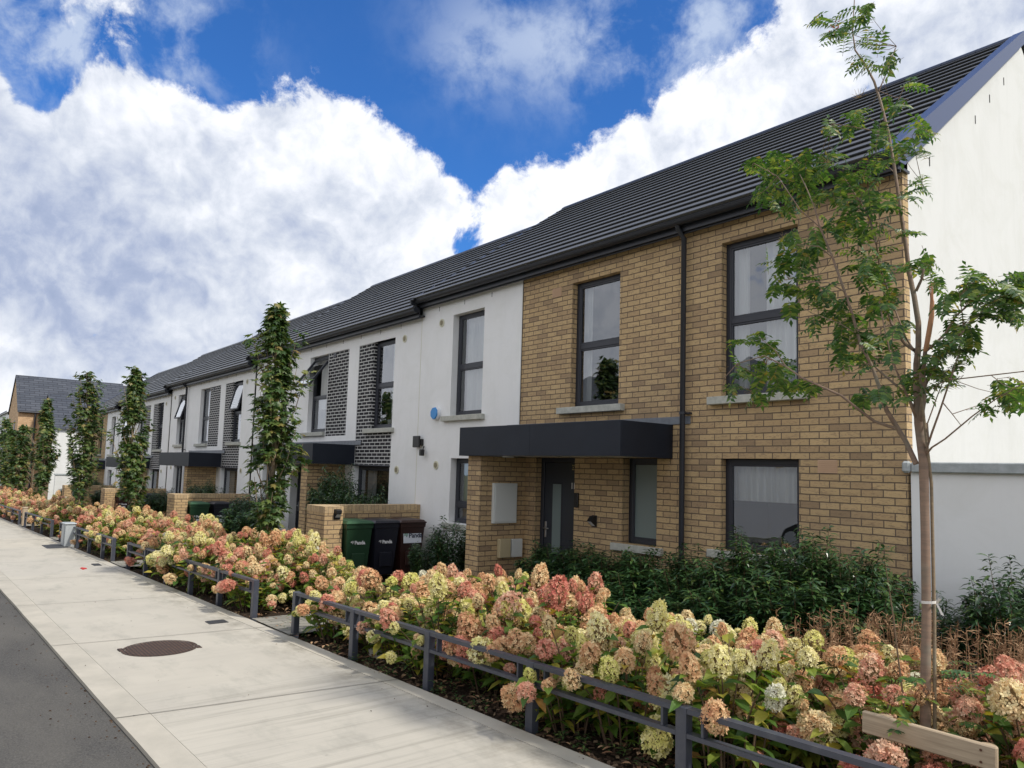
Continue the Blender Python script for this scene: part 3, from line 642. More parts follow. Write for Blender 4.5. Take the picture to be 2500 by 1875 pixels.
# ------------------------------------------------------------------ end house (buff brick + white render)
def end_house(mir, dz, label, detail=True):
    """mir=None: built as is; mir=c: mirrored about the plane x=c"""
    M = (lambda x: x) if mir is None else (lambda x: 2*mir-x)
    def rg(a, b): a, b = M(a), M(b); return (min(a, b), max(a, b))
    h = root('terraced_house', (M(-7.8), 7.5, -1.88+dz), label, 'house', 'terraced houses of the row')
    x0, x1 = rg(-3.25, -9.28)
    F = -1.88+dz; Z = lambda z: z+dz
    ops = [rg(-5.42, -4.40)+(Z(.96), Z(2.87), .10), rg(-5.42, -4.40)+(Z(-.86), Z(.22), .10), rg(-8.10, -7.12)+(Z(.96), Z(2.855), .10),
           rg(-8.86, -7.97)+(F-.02, Z(.22), .12), rg(-7.02, -6.41)+(Z(-.93), Z(.22), .14)]
    m = MB(); wall(m, x0, x1, F-.6, Z(3.15), 7.5, ops)
    xe = M(-3.25); q = [(xe, 7.5, F-.6), (xe, 7.62, F-.6), (xe, 7.62, Z(3.15)), (xe, 7.5, Z(3.15))]
    m.quad(*(q if mir is None else q[::-1])); bw = part('brick_wall', m, 'buff_brick', h)
    m = MB(); a, b = rg(-9.283, -12.395 if mir is None else -12.3)
    ops2 = [rg(-11.30, -10.33)+(Z(.96), Z(2.835), .135), rg(-11.22, -10.25)+(Z(-.95), Z(.20), .135)]
    wall(m, a, b, F-.6, Z(3.15), 7.488, ops2); part('rendered_wall', m, 'white_render', h)
    m = MB(); xx = M(-9.2815); m.box(xx-.006, xx+.006, 7.480, 7.4875, F-.3, Z(3.12)); part('render_stop_bead', m, 'soffit_white', h)
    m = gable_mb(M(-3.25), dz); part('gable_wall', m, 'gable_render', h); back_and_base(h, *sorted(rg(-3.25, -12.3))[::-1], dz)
    # windows
    w1 = window(h, *rg(-5.42, -4.40), Z(.97), Z(2.87), 7.5, .10, Z(1.90), curtains=[(.0, .22, 0, 1), (.45, 1., 0, 1)], sill_ext=(.15, .12), sill_y=7.41)
    w2 = window(h, *rg(-5.42, -4.40), Z(-.86), Z(.22), 7.5, .10, sill=True, sill_y=7.44, curtains=[(0., 1., .52, 1.)])
    w3 = window(h, *rg(-8.10, -7.12), Z(.97), Z(2.855), 7.5, .10, Z(1.88), curtains=[(0., .2, 0, 1)], sill_ext=(.22, .12), sill_y=7.41)
    w4 = window(h, *rg(-7.02, -6.41), Z(-.93), Z(.22), 7.5, .14, sill=True, sill_y=7.44, glass='frosted_glass')
    w5 = window(h, *rg(-11.30, -10.33), Z(.97), Z(2.835), 7.488, .125, Z(1.86), curtains=[(.12, 1., 0, 1)], sill_ext=(.2, .1), sill_y=7.41)
    w6 = window(h, *rg(-11.22, -10.25), Z(-.95), Z(.20), 7.488, .125, Z(-.62), curtains=[(0, .25, 0, 1)], sill_y=7.43)
    d = door(h, *rg(-8.86, -7.97), F, Z(.22), 7.62)
    roof_parts(h, *sorted(rg(-3.22, -12.3))[::-1], dz)
    verge(h, M(-3.222), dz, 'verge_metal', 1 if mir is None else -1)
    part('drain_pipe', pipe_mb(M(-5.94), F-.1, Z(3.15)), 'gutter_grey', h)
    canopy(h, *rg(-9.55, -6.15), dz)
    pier(h, *rg(-9.43, -9.10), 6.62, 7.4985, F-.5, Z(.217))
    m = MB(); m.disc((M(-8.99), 7.05, Z(.226)), .09, (0, 0, -1), .02, 20); part('porch_downlight', m, 'alarm_white', h)
    air_brick(h, *rg(-4.18, -3.96), Z(.07), Z(.21)); air_brick(h, *rg(-8.56, -8.35), Z(2.70), Z(2.84)); air_brick(h, *rg(-4.2, -3.98), Z(2.72), Z(2.86))
    vent_round(h, M(-11.68), Z(2.74), 7.488); vent_round(h, M(-11.70), Z(.07), 7.488)
    weep_slots(h, [M(x) for x in (-10.13, -10.95, -11.79)], Z(2.98), 7.488)
    if mir is None:
        for dx_ in (0., .05): text_obj('house_digit', '1', .13, (-8.20+dx_, 7.637, -.24), (PI/2, 0, 0), 'letter_white', d, .001)
        m = MB()
        for (u, v) in ((0, .03), (.03, .03), (.015, 0), (0, -.03), (.03, -.03)): m.box(-8.17+u, -8.155+u, 7.632, 7.639, .07+v, .087+v)
        part('door_ornament', m, 'letter_gold', d)
        # gas/electric boxes on the porch side wall
        b = MB(); b.bbox(-9.0985, -9.045, 6.84, 7.30, -.80, -.19, .006); mb_ = part('meter_box', b, 'meter_white', h)
        b = MB(); b.bbox(-9.0445, -9.035, 6.865, 7.28, -.775, -.215, .003); b.disc((-9.0345, 6.90, -.50), .012, (1, 0, 0), .004, 10); part('meter_box_door', b, 'meter_white', mb_)
        b = MB(); b.bbox(-9.0985, -9.02, 6.97, 7.18, -1.32, -1.035, .006); part('beige_meter_box', b, 'meter_beige', h)
        b = MB(); b.bbox(-9.0985, -9.03, 7.215, 7.42, -1.32, -1.045, .006); b.disc((-9.0295, 7.26, -1.19), .01, (1, 0, 0), .004, 10); part('small_white_meter_box', b, 'meter_white', h)
        b = MB(); b.bbox(-7.945, -7.865, 7.465, 7.4985, -.50, -.29, .005); b.tube([(-7.905, 7.466, -.43), (-7.905, 7.460, -.43)], .022, 14); part('doorbell', b, 'black_plastic', h)
        wall_lamp(-7.54, 7.4985, -.66, h)
    return h
hA = end_house(None, 0., 'buff brick end terrace house with door number 11, nearest the camera')

def mid_house(k, label, open3=0., open2=0., open6=0.):
    dx, dz = -9.2*k, -.175*(k+1)
    X = lambda x: x+dx
    Z = lambda z: z+dz+.175
    F = -1.88+dz
    h = root('terraced_house', (X(-17.), 7.5, F), label, 'house', 'terraced houses of the row')
    # white render face with recesses for the black brick panels
    ops = [(X(-15.06), X(-13.45), Z(.045), Z(2.69), .015), (X(-16.65), X(-15.56), Z(.70), Z(2.69), .015),
           (X(-17.72), X(-16.652), Z(.81), Z(2.69), .115), (X(-15.06), X(-13.47), Z(-.95), Z(.042), .125), (X(-18.57), X(-17.62), F-.02, Z(.025), .2),
           (X(-20.55), X(-19.58), Z(.81), Z(2.66), .125), (X(-20.60), X(-19.65), Z(-1.1), Z(.02), .125)]
    m = MB(); wall(m, X(-21.49), X(-12.405), F-.6, Z(2.975), 7.5, ops); part('rendered_wall', m, 'white_render', h)
    m = MB(); wall(m, X(-15.06), X(-13.45), Z(.045), Z(2.69), 7.515, [(X(-14.42), X(-13.449), Z(.81), Z(2.70), .10)])
    part('black_brick_panel', m, 'black_brick', h)
    m = MB(); wall(m, X(-16.651), X(-15.56), Z(.70), Z(2.69), 7.515, []); m.quad((X(-16.651), 7.515, Z(.7)), (X(-16.651), 7.515, Z(2.69)), (X(-16.651), 7.62, Z(2.69)), (X(-16.651), 7.62, Z(.7)))
    part('black_brick_panel', m, 'black_brick', h)
    m = MB(); m.bbox(X(-15.075), X(-13.455), 7.47, 7.50, Z(.02), Z(.043), .003); part('steel_lintel', m, 'anthracite', h)
    m = MB(); m.bbox(X(-16.40), X(-16.26), 7.500, 7.5145, Z(2.56), Z(2.66), .003); part('black_vent', m, 'anthracite', h)
    window(h, X(-14.42), X(-13.45), Z(.82), Z(2.69), 7.515, .09, Z(1.74), opened=open2, curtains=[(.5, 1., 0, 1)] if k % 2 == 0 else [(0.3, 1., 0, 1)], sill_ext=(.20, .10), sill_y=7.43)
    window(h, X(-17.72), X(-16.655), Z(.81), Z(2.69), 7.5, .11, Z(1.68), opened=open3, curtains=[(.15, .8, .3, 1)] if k == 0 else [(.4, 1, 0, 1)], sill_ext=(.26, .0), sill_y=7.43)
    window(h, X(-20.55), X(-19.58), Z(.81), Z(2.66), 7.5, .11, Z(1.70), opened=open6, curtains=[(.4, 1, 0, 1)], sill_ext=(.2, .1), sill_y=7.43)
    window(h, X(-15.06), X(-13.47), Z(-.95), Z(.02), 7.5, .12, sill=True, curtains=[(.1, .35, 0, 1)])
    window(h, X(-20.60), X(-19.65), Z(-1.1), Z(.02), 7.5, .12, sill=True, curtains=[(.3, .7, 0, 1)])
    door(h, X(-18.57), X(-17.62), F, Z(.025), 7.68)
    roof_parts(h, X(-12.302), X(-21.498), dz)
    verge(h, X(-12.30), dz+.17, 'gutter_grey', -1, .12, .03)
    part('drain_pipe', pipe_mb(X(-19.24), F-.1, Z(2.97)), 'gutter_grey', h)
    canopy(h, X(-18.66), X(-15.04), dz)
    pier(h, X(-15.82), X(-15.49), 6.62, 7.4985, F-.5, Z(.039))
    for x, z in ((-13.06, 2.61), (-13.17, -.04), (-21.0, 2.60), (-20.95, -.05)): vent_round(h, X(x), Z(z))
    weep_slots(h, [X(x) for x in (-13.24, -14.1, -15.0, -15.9, -16.8, -17.7, -20.3)], Z(2.84))
    back_and_base(h, X(-12.3), X(-21.5), dz)
    m = MB(); x = X(-12.399); m.box(x-.004, x+.004, 7.484, 7.4875, F-.3, Z(3.0)); part('movement_joint', m, 'vent_cream', h)
    if k == 0:
        m = MB(); m.tube([(X(-14.06), 7.83, .90), (X(-14.06), 7.83, 1.02)], [.07, .09], 12); m.tube([(X(-13.8), 7.83, .90), (X(-13.8), 7.83, 1.0)], [.06, .08], 12); part('plant_pots', m, 'pot_white', h)
    return h
hB = mid_house(0, 'white terrace house with black brick panels and an upper window swung wide open', open3=math.radians(37))
hC = mid_house(1, 'white terrace house with black brick panels, third house along the row', open2=math.radians(14), open6=math.radians(16))
hD = mid_house(2, 'white rendered terrace house partly hidden by the leafy column tree, fourth in the row', open6=math.radians(14))
hE = end_house((-52.2)/2, -.70, 'farthest terrace house of the row, white render with a buff brick strip')

# lead-clad step where each lower roof meets the next gable
for k_, h_ in enumerate((hB, hC, hD)):
    dz_ = -.175*(k_+1); m = MB(); x_ = -12.335-9.2*k_
    m.tube([(x_, EY+.03, 3.235+dz_+.06), (x_, (EY+RY)/2, (3.235+6.03)/2+dz_+.058), (x_, RY-.05, 6.03+dz_+.03)], .008, 6); part('step_flashing', m, 'cable_light', h_)
for y_, z_ in ((10.45, 5.16), (9.94, 4.75), (9.46, 4.32), (8.15, 3.42)):
    m = MB(); m.box(-3.2505, -3.244, y_-.006, y_+.006, z_-.05, z_+.05); part('weep_slot', m, 'slot_dark', hA)

# things fixed on the walls
a = root('alarm_box', (-11.72, 7.488, 1.03), 'blue and white octagonal alarm box on the white wall left of the window', 'alarm box')
m = MB(); m.tube([(-11.72, 7.487, 1.03), (-11.72, 7.415, 1.03)], .125, 8); part('housing', m, 'alarm_white', a)
m = MB(); m.tube([(-11.72, 7.4148, 1.03), (-11.72, 7.395, 1.03)], [.118, .108], 8); part('cover', m, 'alarm_blue', a)
a = root('security_floodlight', (-12.30, 7.488, .51), 'square black floodlight on the white wall between two houses', 'floodlight')
m = MB(); m.bbox(-12.42, -12.19, 7.39, 7.43, .40, .62, .008); m.bbox(-12.30, -12.17, 7.43, 7.487, .44, .56, .005); part('lamp_head', m, 'black_plastic', a)
m = MB(); m.bbox(-12.12, -12.04, 7.36, 7.44, .24, .36, .01); m.tube([(-12.13, 7.47, .42), (-12.08, 7.42, .35)], .012, 8); part('motion_sensor', m, 'black_plastic', a)

# garden wall at the gable
gw = root('garden_wall', (-1., 7.5, -1.7), 'pale rendered garden wall with grey coping joining the gable', 'garden wall')
m = MB(); m.box(-3.22, 7., 7.50, 7.72, -2.1, .095); part('rendered_face', m, 'white_render', gw)
x = -3.20; 
m = MB()
while x < 7.: m.bbox(x+.001, x+.986, 7.452, 7.77, .0955, .195, .01); x += .99
part('coping', m, 'coping_stone', gw)
m = MB(); m.bbox(-3.285, -3.206, 7.44, 7.499, .09, .205, .02); part('coping_end', m, 'coping_stone', gw)

# ------------------------------------------------------------------ brick bin screens, bins
def bin_screen(k, label):
    dx, dz = -9.2*k, -.18*k
    X = lambda x: x+dx
    zt = -.68+dz; zb = gz(X(-12), 6)-.3
    s = root('bin_screen_wall', (X(-12.2), 6.4, gz(X(-12), 6)), label, 'brick wall', 'brick bin screens in the front gardens')
    m = MB(); m.box(X(-12.42), X(-12.2), 5.672, 7.486, zb, zt-.106); m.box(X(-12.42), X(-11.70), 5.34, 5.670, zb, zt-.106); part('brickwork', m, 'buff_brick', s)
    m = MB(); m.box(X(-12.424), X(-12.196), 5.676, 7.486, zt-.1055, zt); m.box(X(-12.424), X(-11.696), 5.336, 5.674, zt-.1055, zt+.002); part('soldier_course', m, 'soldier_brick', s)
    return s
scr = [bin_screen(0, 'buff brick bin screen wall with a small black lamp, between the end house and its white neighbour'), bin_screen(1, 'buff brick bin screen wall in front of the second canopy'),
       bin_screen(2, 'buff brick bin screen wall behind the second column tree'), bin_screen(3, 'buff brick bin screen wall beside the third column tree, far along the row')]
l = wall_lamp(-11.699, 5.56, -.80, None, 'x'); tag(l, 'small black solar lamp on the end of the nearest brick bin screen', 'wall lamp')

def bin_meshes(lidmat, bodymat, kind):
    W, D, H = .235, .27, .93     # half width at top, half depth
    b = MB()
    def ring(z, w, d): return [(-d, -w, z), (d, -w, z), (d, w, z), (-d, w, z)]
    r = [ring(.06, .185, .20), ring(.60, .22, .245), ring(.86, W, D), ring(.865, W+.012, D+.014), ring(.935, W+.016, D+.018)]
    for a_, c_ in zip(r[:-1], r[1:]): b.add(a_+c_, [(0, 1, 5, 4), (1, 2, 6, 5), (2, 3, 7, 6), (3, 0, 4, 7)])
    b.add(r[0], [(3, 2, 1, 0)]); b.add(r[-1], [(0, 1, 2, 3)])
    b.bbox(.245, .268, -.12, .12, .20, .45, .01)
    l = MB()
    l.bbox(-D-.03, D+.035, -W-.03, W+.03, .937, .962, .008)
    lr = [ring(.9625, W+.012, D+.02), ring(.99, W-.01, D-.01), ring(1.01, W-.10, D-.10)]
    for a_, c_ in zip(lr[:-1], lr[1:]): l.add(a_+c_, [(0, 1, 5, 4), (1, 2, 6, 5), (2, 3, 7, 6), (3, 0, 4, 7)])
    l.add(lr[-1], [(0, 1, 2, 3)])
    l.tube([(-D-.055, -.22, .95), (-D-.055, .22, .95)], .015, 8); l.bbox(-D-.05, -D+.02, -.03, .03, .955, .985, .006); l.box(D+.036, D+.05, -.06, .06, .945, .957)
    w = MB()
    for s_ in (-1, 1): w.tube([(-.20, s_*.20, .10), (-.20, s_*.25, .10)], .10, 20)
    w.tube([(-.2, -.2, .1), (-.2, .2, .1)], .012, 8)
    return b.mesh('body', bodymat), l.mesh('lid', lidmat), w.mesh('wheels', 'rubber')
BM = {'green': bin_meshes('bin_green_lid', 'bin_green', 0), 'black': bin_meshes('bin_black', 'bin_black', 0), 'brown': bin_meshes('bin_brown', 'bin_brown', 0)}
def logo_mb(s):
    m = MB()
    for (r, a0, a1, w) in ((1., .55, 3.1, .16), (.66, .3, 2.9, .16), (.34, -.8, 2.6, .2)):
        n = 12
        for i in range(n):
            t0 = a0+(a1-a0)*i/n; t1 = a0+(a1-a0)*(i+1)/n
            P = lambda t, q: (s*(q*math.cos(t)), s*(q*math.sin(t)), 0)
            m.quad(P(t0, r-w/2), P(t0, r+w/2), P(t1, r+w/2), P(t1, r-w/2))
    m.add([(s*(.15+.2*math.cos(t)), s*(-.25+.2*math.sin(t)), 0) for t in [PI*2*i/10 for i in range(10)]], [tuple(range(10))])
    return m
def wheelie_bin(col, x, y, label, rz=0., sticker=False, banner=False, writing=True):
    b = root('wheelie_bin', (x, y, gz(x, y)+.02), label, 'bin', 'wheelie bins behind the brick screens', rz=rz)
    for nm, me in zip(('body', 'lid', 'wheels'), BM[col]):
        o = bpy.data.objects.new(nm, me); COL.objects.link(o); o.parent = b
    if not writing: return b
    tilt = -.06
    def child(nm, me, loc):
        o = bpy.data.objects.new(nm, me); COL.objects.link(o); o.parent = b; o.location = loc; o.rotation_euler = (PI/2-.10, 0, PI/2); return o
    def txt(s, size, mt, bold):
        cu = bpy.data.curves.new('t', 'FONT'); cu.body = s; cu.size = size; cu.extrude = .001; cu.offset = bold; cu.resolution_u = 3
        o = bpy.data.objects.new('t', cu); COL.objects.link(o); dg = bpy.context.evaluated_depsgraph_get()
        me = bpy.data.meshes.new_from_object(o.evaluated_get(dg)); bpy.data.objects.remove(o); bpy.data.curves.remove(cu); me.materials.clear(); me.materials.append(MATS[mt]); return me
    if banner:
        m = MB(); m.quad((-.18, -.11, 0), (.18, -.11, 0), (.18, .11, 0), (-.18, .11, 0)); child('label_panel', m.mesh('label_panel', 'sticker_white'), (.2655, 0, .70))
        child('lettering', txt('Panda', .115, 'sticker_ink', .0035), (.2700, -.075, .685)); child('logo', logo_mb(.042).mesh('logo', 'logo_green'), (.2705, -.125, .715))
    else:
        z = .60
        child('lettering', txt('Panda', .082, 'letter_white', .0030), (.2585, -.075, z)); child('logo', logo_mb(.030).mesh('logo', 'letter_white'), (.2590, -.115, z+.024))
    if sticker:
        m = MB(); m.quad((-.07, -.12, 0), (.07, -.12, 0), (.07, .12, 0), (-.07, .12, 0)); st = child('instruction_sticker', m.mesh('instruction_sticker', 'sticker_white'), (.262, -.0, .44))
        m = MB()
        for i in range(3): m.quad((-.055, .095-i*.016, .001), (.045-i*.01, .095-i*.016, .001), (.045-i*.01, .103-i*.016, .001), (-.055, .103-i*.016, .001))
        for i, (u, v) in enumerate(((-.05, 0), (-.01, .0), (.035, .01), (-.045, -.05), (.0, -.055), (.035, -.045), (-.03, -.1), (.025, -.095))):
            q = .012+.004*(i % 3); m.quad((u-q, v-q, .001), (u+q, v-q, .001), (u+q, v+q, .001), (u-q, v+q, .001))
        o = bpy.data.objects.new('sticker_print', m.mesh('sticker_print', 'sticker_ink')); COL.objects.link(o); o.parent = st
    return b
wheelie_bin('green', -11.85, 5.93, 'green wheelie bin marked Panda, at the brick pier of the nearest bin screen')
wheelie_bin('black', -11.83, 6.43, 'black wheelie bin marked Panda, between the green and brown ones of the nearest bin screen', .05)
wheelie_bin('brown', -11.80, 6.95, 'dark brown wheelie bin with a white Panda label, beside the white wall', -.03, banner=True)
wheelie_bin('green', -21.05, 5.95, 'green wheelie bin with an instruction sticker at the second bin screen', sticker=True)
wheelie_bin('black', -21.0, 6.52, 'black wheelie bin with an instruction sticker at the second bin screen', .06, sticker=True)
wheelie_bin('brown', -21.0, 7.1, 'reddish brown wheelie bin at the second bin screen, half behind a bush', sticker=True)
wheelie_bin('brown', -30.3, 5.95, 'dark brown wheelie bin at the third bin screen', sticker=True)
wheelie_bin('black', -30.2, 6.9, 'black wheelie bin at the third bin screen, in front of the dark bush')
wheelie_bin('green', -39.5, 5.9, 'green wheelie bin seen farthest along the row')

# ------------------------------------------------------------------ knee rail
def knee_rail(x_list, label, n=0):
    """posts at x_list (right to left)"""
    yy = lambda x: yin(x)+.055
    xa = x_list[len(x_list)//2]
    r = root('knee_rail', (xa, yy(xa), sz(xa)), label, 'railing', 'grey steel knee rails along the planting bed')
    hgt = .43
    for i, x in enumerate(x_list):
        m = MB(); z = sz(x); m.bbox(x-.035, x+.035, yy(x)-.03, yy(x)+.03, z-.05, z+hgt, .004); part('post', m, 'rail_paint', r)
    rails = []
    for a, b in zip(x_list[:-1], x_list[1:]):
        m = MB(); L = (a-.036)-(b+.036); ang = math.atan2(sz(b)-sz(a), b-a)
        for zz, th in ((hgt-.032, .028), (hgt-.155, .024)):
            for (p, q) in ((a-.036, b+.036),):
                za, zb_ = sz(p)+zz, sz(q)+zz
                m.add([(p, yy(p)-.025, za), (p, yy(p)+.025, za), (p, yy(p)+.025, za+th), (p, yy(p)-.025, za+th), (q, yy(q)-.025, zb_), (q, yy(q)+.025, zb_), (q, yy(q)+.025, zb_+th), (q, yy(q)-.025, zb_+th)],
                      [(0, 1, 2, 3), (4, 7, 6, 5), (0, 4, 5, 1), (1, 5, 6, 2), (2, 6, 7, 3), (3, 7, 4, 0)])
        part('rail', m, 'rail_paint', r)
        m = MB()
        for xx in (a-.13, b+.13):
            z = sz(xx); m.bbox(xx-.008, xx+.008, yy(xx)-.022, yy(xx)+.022, z+hgt-.131, z+hgt-.0325, .002)
        part('spacer', m, 'rail_paint', r)
    return r
knee_rail([-.17, -1.37, -2.57, -3.77, -4.97, -6.17, -7.40], 'grey steel knee rail nearest the camera, right of the paved gap')
knee_rail([-8.50, -9.64, -10.78, -11.92, -13.06, -14.15], 'grey steel knee rail just left of the paved gap, sunk in hydrangeas')
knee_rail([-15.26, -16.1, -17.3, -18.5, -19.6, -20.5], 'grey steel knee rail by the galvanised cabinet')
knee_rail([-21.7, -23.2, -24.7, -26.2], 'short grey steel knee rail beyond the galvanised cabinet')
knee_rail([-27.4, -29., -31., -33., -35.], 'grey steel knee rail farthest along the pavement')

c = root('service_cabinet', (-19.0, 2.8, sz(-19)), 'small galvanised grey service cabinet at the pavement edge beside the knee rail', 'utility cabinet')
m = MB(); m.bbox(-19.33, -18.9, 2.64, 2.84, sz(-19)-.05, sz(-19)+.47, .01); part('casing', m, 'galvanised', c)
m = MB(); m.bbox(-19.35, -18.88, 2.62, 2.86, sz(-19)+.471, sz(-19)+.50, .01); part('cap', m, 'galvanised', c)
m = MB(); m.bbox(-19.29, -18.94, 2.628, 2.6385, sz(-19)+.02, sz(-19)+.44, .003); part('cabinet_door', m, 'galvanised', c)
c = root('bollard', (-26.6, 2.72, sz(-26.6)), 'weathered timber bollard post at the far pavement edge', 'bollard')
m = MB(); m.bbox(-26.85, -26.6, 2.60, 2.72, sz(-26.6)-.05, sz(-26.6)+.52, .012); part('shaft', m, 'weathered_timber', c)
m = MB(); m.bbox(-26.86, -26.59, 2.59, 2.73, sz(-26.6)+.521, sz(-26.6)+.55, .012); part('cap', m, 'weathered_timber', c)

# covers in the pavement
mh = root('manhole_cover', (-7.50, 1.88, sz(-7.5)), 'round rusty brown cast iron manhole cover in the concrete pavement', 'manhole cover')
zz = sz(-7.5)
m = MB(); ncirc = 40
m.tube([(-7.5, 1.88, zz-.01), (-7.5, 1.88, zz+.006)], .285, ncirc); part('lid', m, 'cast_iron', mh)
m = MB()
ri, ro = .290, .318
for i in range(ncirc):
    t0, t1 = 2*PI*i/ncirc, 2*PI*(i+1)/ncirc
    P = lambda r, t: (-7.5+r*math.cos(t), 1.88+r*math.sin(t), zz+.0055)
    m.quad(P(ri, t0), P(ro, t0), P(ro, t1), P(ri, t1))
for s_ in (0., PI):
    cx, cy = -7.5+.325*math.cos(s_+1.2), 1.88+.325*math.sin(s_+1.2); m.box(cx-.05, cx+.05, cy-.02, cy+.02, zz-.01, zz+.0053)
part('frame', m, 'cast_iron', mh)
def grate(x, y, w, d, label):
    g_ = root('drain_cover', (x, y, sz(x)), label, 'drain cover'); z = sz(x)
    m = MB(); m.box(x-w/2, x+w/2, y-d/2, y+d/2, z-.02, z+.0045); part('frame', m, 'grate_iron', g_)
    m = MB()
    for i in range(6):
        xx = x-w/2+w*(i+.5)/6; m.box(xx-w*.05, xx+w*.05, y-d*.42, y+d*.42, z+.0046, z+.0075)
    part('bars', m, 'grate_iron', g_)
grate(-8.50, 2.69, .17, .20, 'small dark drain cover in the pavement near the paved gap')
grate(-18.95, 2.50, .85, .42, 'long dark drain cover in the pavement beside the galvanised cabinet')
grate(-14.9, 2.60, .30, .12, 'narrow dark drain cover in the pavement, in the middle distance')
m = MB(); lz = sz(-14.45)
for i in range(7):
    a_ = R_.random()*6; x, y = -14.5+.035*i, 2.32+.03*math.sin(i*2.); m.bbox(x-.018, x+.018, y-.015, y+.015, lz, lz+.008+.015*R_.random(), .002)
tag(part('litter', m, 'litter_red'), 'scrap of red litter lying on the pavement', 'litter')
m = MB()
for i in range(70):
    x = R_.uniform(-12, -1); y = R_.uniform(yk(x)+.1, yin(x)-.03) if R_.random() < .35 else yin(x)-R_.random()**2*.35; s_ = R_.uniform(.004, .012); z = sz(x)+.004
    a_ = R_.random()*6; m.add([(x+s_*math.cos(a_+t), y+.6*s_*math.sin(a_+t), z+(.004 if t else 0)) for t in (0, 1.6, 3.1, 4.7)], [(0, 1, 2, 3)])
tag(part('leaf_crumbs', m, 'bark_chip'), 'bark crumbs and bits of leaf scattered on the pavement', 'debris', kind='stuff')

# ------------------------------------------------------------------ far buildings
def far_wall_faces(m, pts): m.add(pts, [tuple(range(len(pts)))])
fb = root('far_brick_house', (-65, 8, gz(-65, 8)), 'tall buff brick house with a dark slate roof, side-on at the end of the street', 'house')
G = gz(-62, 6)-.4
m = MB(); X0, X1, Y0, Y1 = -62., -69., 5.3, 20.
m.quad((X0, Y0, G), (X0, Y1, G), (X0, Y1, 3.3), (X0, Y0, 3.3)); m.add([(X1, Y0, G), (X0, Y0, G), (X0, Y0, 3.3), (-65.5, Y0, 5.95), (X1, Y0, 3.3)], [(0, 1, 2, 3, 4)]); m.quad((X1, Y1, G), (X1, Y0, G), (X1, Y0, 3.3), (X1, Y1, 3.3))
part('brick_walls', m, 'far_brick', fb)
for (ya, yb, d) in ((5.22, 12.3, 0.), (12.3, 20., -.12)):
    m = MB(); e = .07
    m.add([(X0+.15, ya, 3.22+d), (X0+.15, yb, 3.22+d), (-65.5, yb, 6.02+d), (-65.5, ya, 6.02+d), (X0+.15, ya, 3.22+d-.1), (X0+.15, yb, 3.22+d-.1), (-65.5, yb, 5.9+d), (-65.5, ya, 5.9+d), (X1-.15, ya, 3.22+d), (X1-.15, yb, 3.22+d)],
          [(0, 1, 2, 3), (0, 4, 5, 1), (0, 3, 7, 4), (3, 2, 9, 8), (1, 5, 6, 2)])
    rf = part('roof', m, 'far_slate', fb)
m = MB(); m.tube([(X0+.12, 6.28, 3.2), (X0+.12, 6.28, G)], .06, 8); m.tube([(X0+.2, 5.25, 3.14), (X0+.2, 12.3, 3.14)], .06, 6); part('gutter_and_pipe', m, 'gutter_grey', fb)
m = MB(); m.box(-67.2, -66.2, 5.285, 5.295, -.3, 1.6); m.box(-64.6, -63.8, 5.285, 5.295, .9, 2.6); part('window', m, 'anthracite', fb)
fw = root('far_wing', (-59, 8, gz(-59, 8)), 'white gabled wing with slate roof in front of the tall brick house', 'house wing')
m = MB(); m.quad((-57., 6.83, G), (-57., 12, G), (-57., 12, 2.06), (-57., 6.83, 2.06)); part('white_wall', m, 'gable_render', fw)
m = MB(); m.add([(-62., 6.82, G), (-56.99, 6.82, G), (-56.99, 6.82, 2.06), (-60.4, 6.82, 4.40), (-62., 6.82, 3.3)], [(0, 1, 2, 3, 4)]); part('brick_gable', m, 'far_brick', fw)
m = MB(); m.add([(-56.85, 6.75, 1.98), (-56.85, 12, 1.98), (-60.4, 12, 4.45), (-60.4, 6.75, 4.45), (-56.85, 6.75, 1.88), (-56.85, 12, 1.88), (-60.4, 6.75, 4.33), (-63., 6.75, 2.7), (-63., 12, 2.7)], [(0, 1, 2, 3), (0, 4, 5, 1), (0, 3, 6, 4), (3, 2, 8, 7)]); part('roof', m, 'far_slate', fw)
gwf = root('far_garden_wall', (-55, 8, gz(-55, 8)), 'low white stepped garden wall in front of the white wing', 'garden wall')
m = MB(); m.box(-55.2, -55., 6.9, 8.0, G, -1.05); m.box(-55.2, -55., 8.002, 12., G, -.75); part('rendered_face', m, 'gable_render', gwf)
m = MB(); m.box(-55.25, -54.95, 6.85, 7.95, -1.048, -.97); m.box(-55.25, -54.95, 7.952, 12., -.748, -.67); part('coping', m, 'coping_stone', gwf)
for i in range(2):
    x0 = -69.2-i*9.5; z = 3.55-i*.05
    fr = root('far_terraced_house', (x0-4.5, 5.35, gz(x0, 5.4)), ('white rendered far house just behind the brick gable', 'farther white rendered house at the left edge')[i], 'house', 'far white houses at the left edge')
    m = MB(); wins = [(x0-1.0-u, x0-.2-u, z-2.2, z-.45) for u in (1.3, 3.1, 5.4, 7.2)]
    wall(m, x0-9.4, x0, G, z, 5.35, wins); m.quad((x0-9.4, 5.35, G), (x0-9.4, 13, G), (x0-9.4, 13, z), (x0-9.4, 5.35, z)); part('rendered_wall', m, 'white_render', fr)
    for wv in wins: m = MB(); m.box(wv[0], wv[1], 5.45, 5.47, wv[2], wv[3]); part('window', m, 'anthracite', fr)
    m = MB(); m.add([(x0+.1, 5.15, z), (x0-9.4, 5.15, z), (x0-9.4, 9.2, z+2.8), (x0+.1, 9.2, z+2.8), (x0+.1, 5.15, z-.12), (x0-9.4, 5.15, z-.12)], [(0, 3, 2, 1), (0, 1, 5, 4)]); part('roof', m, 'far_slate', fr)

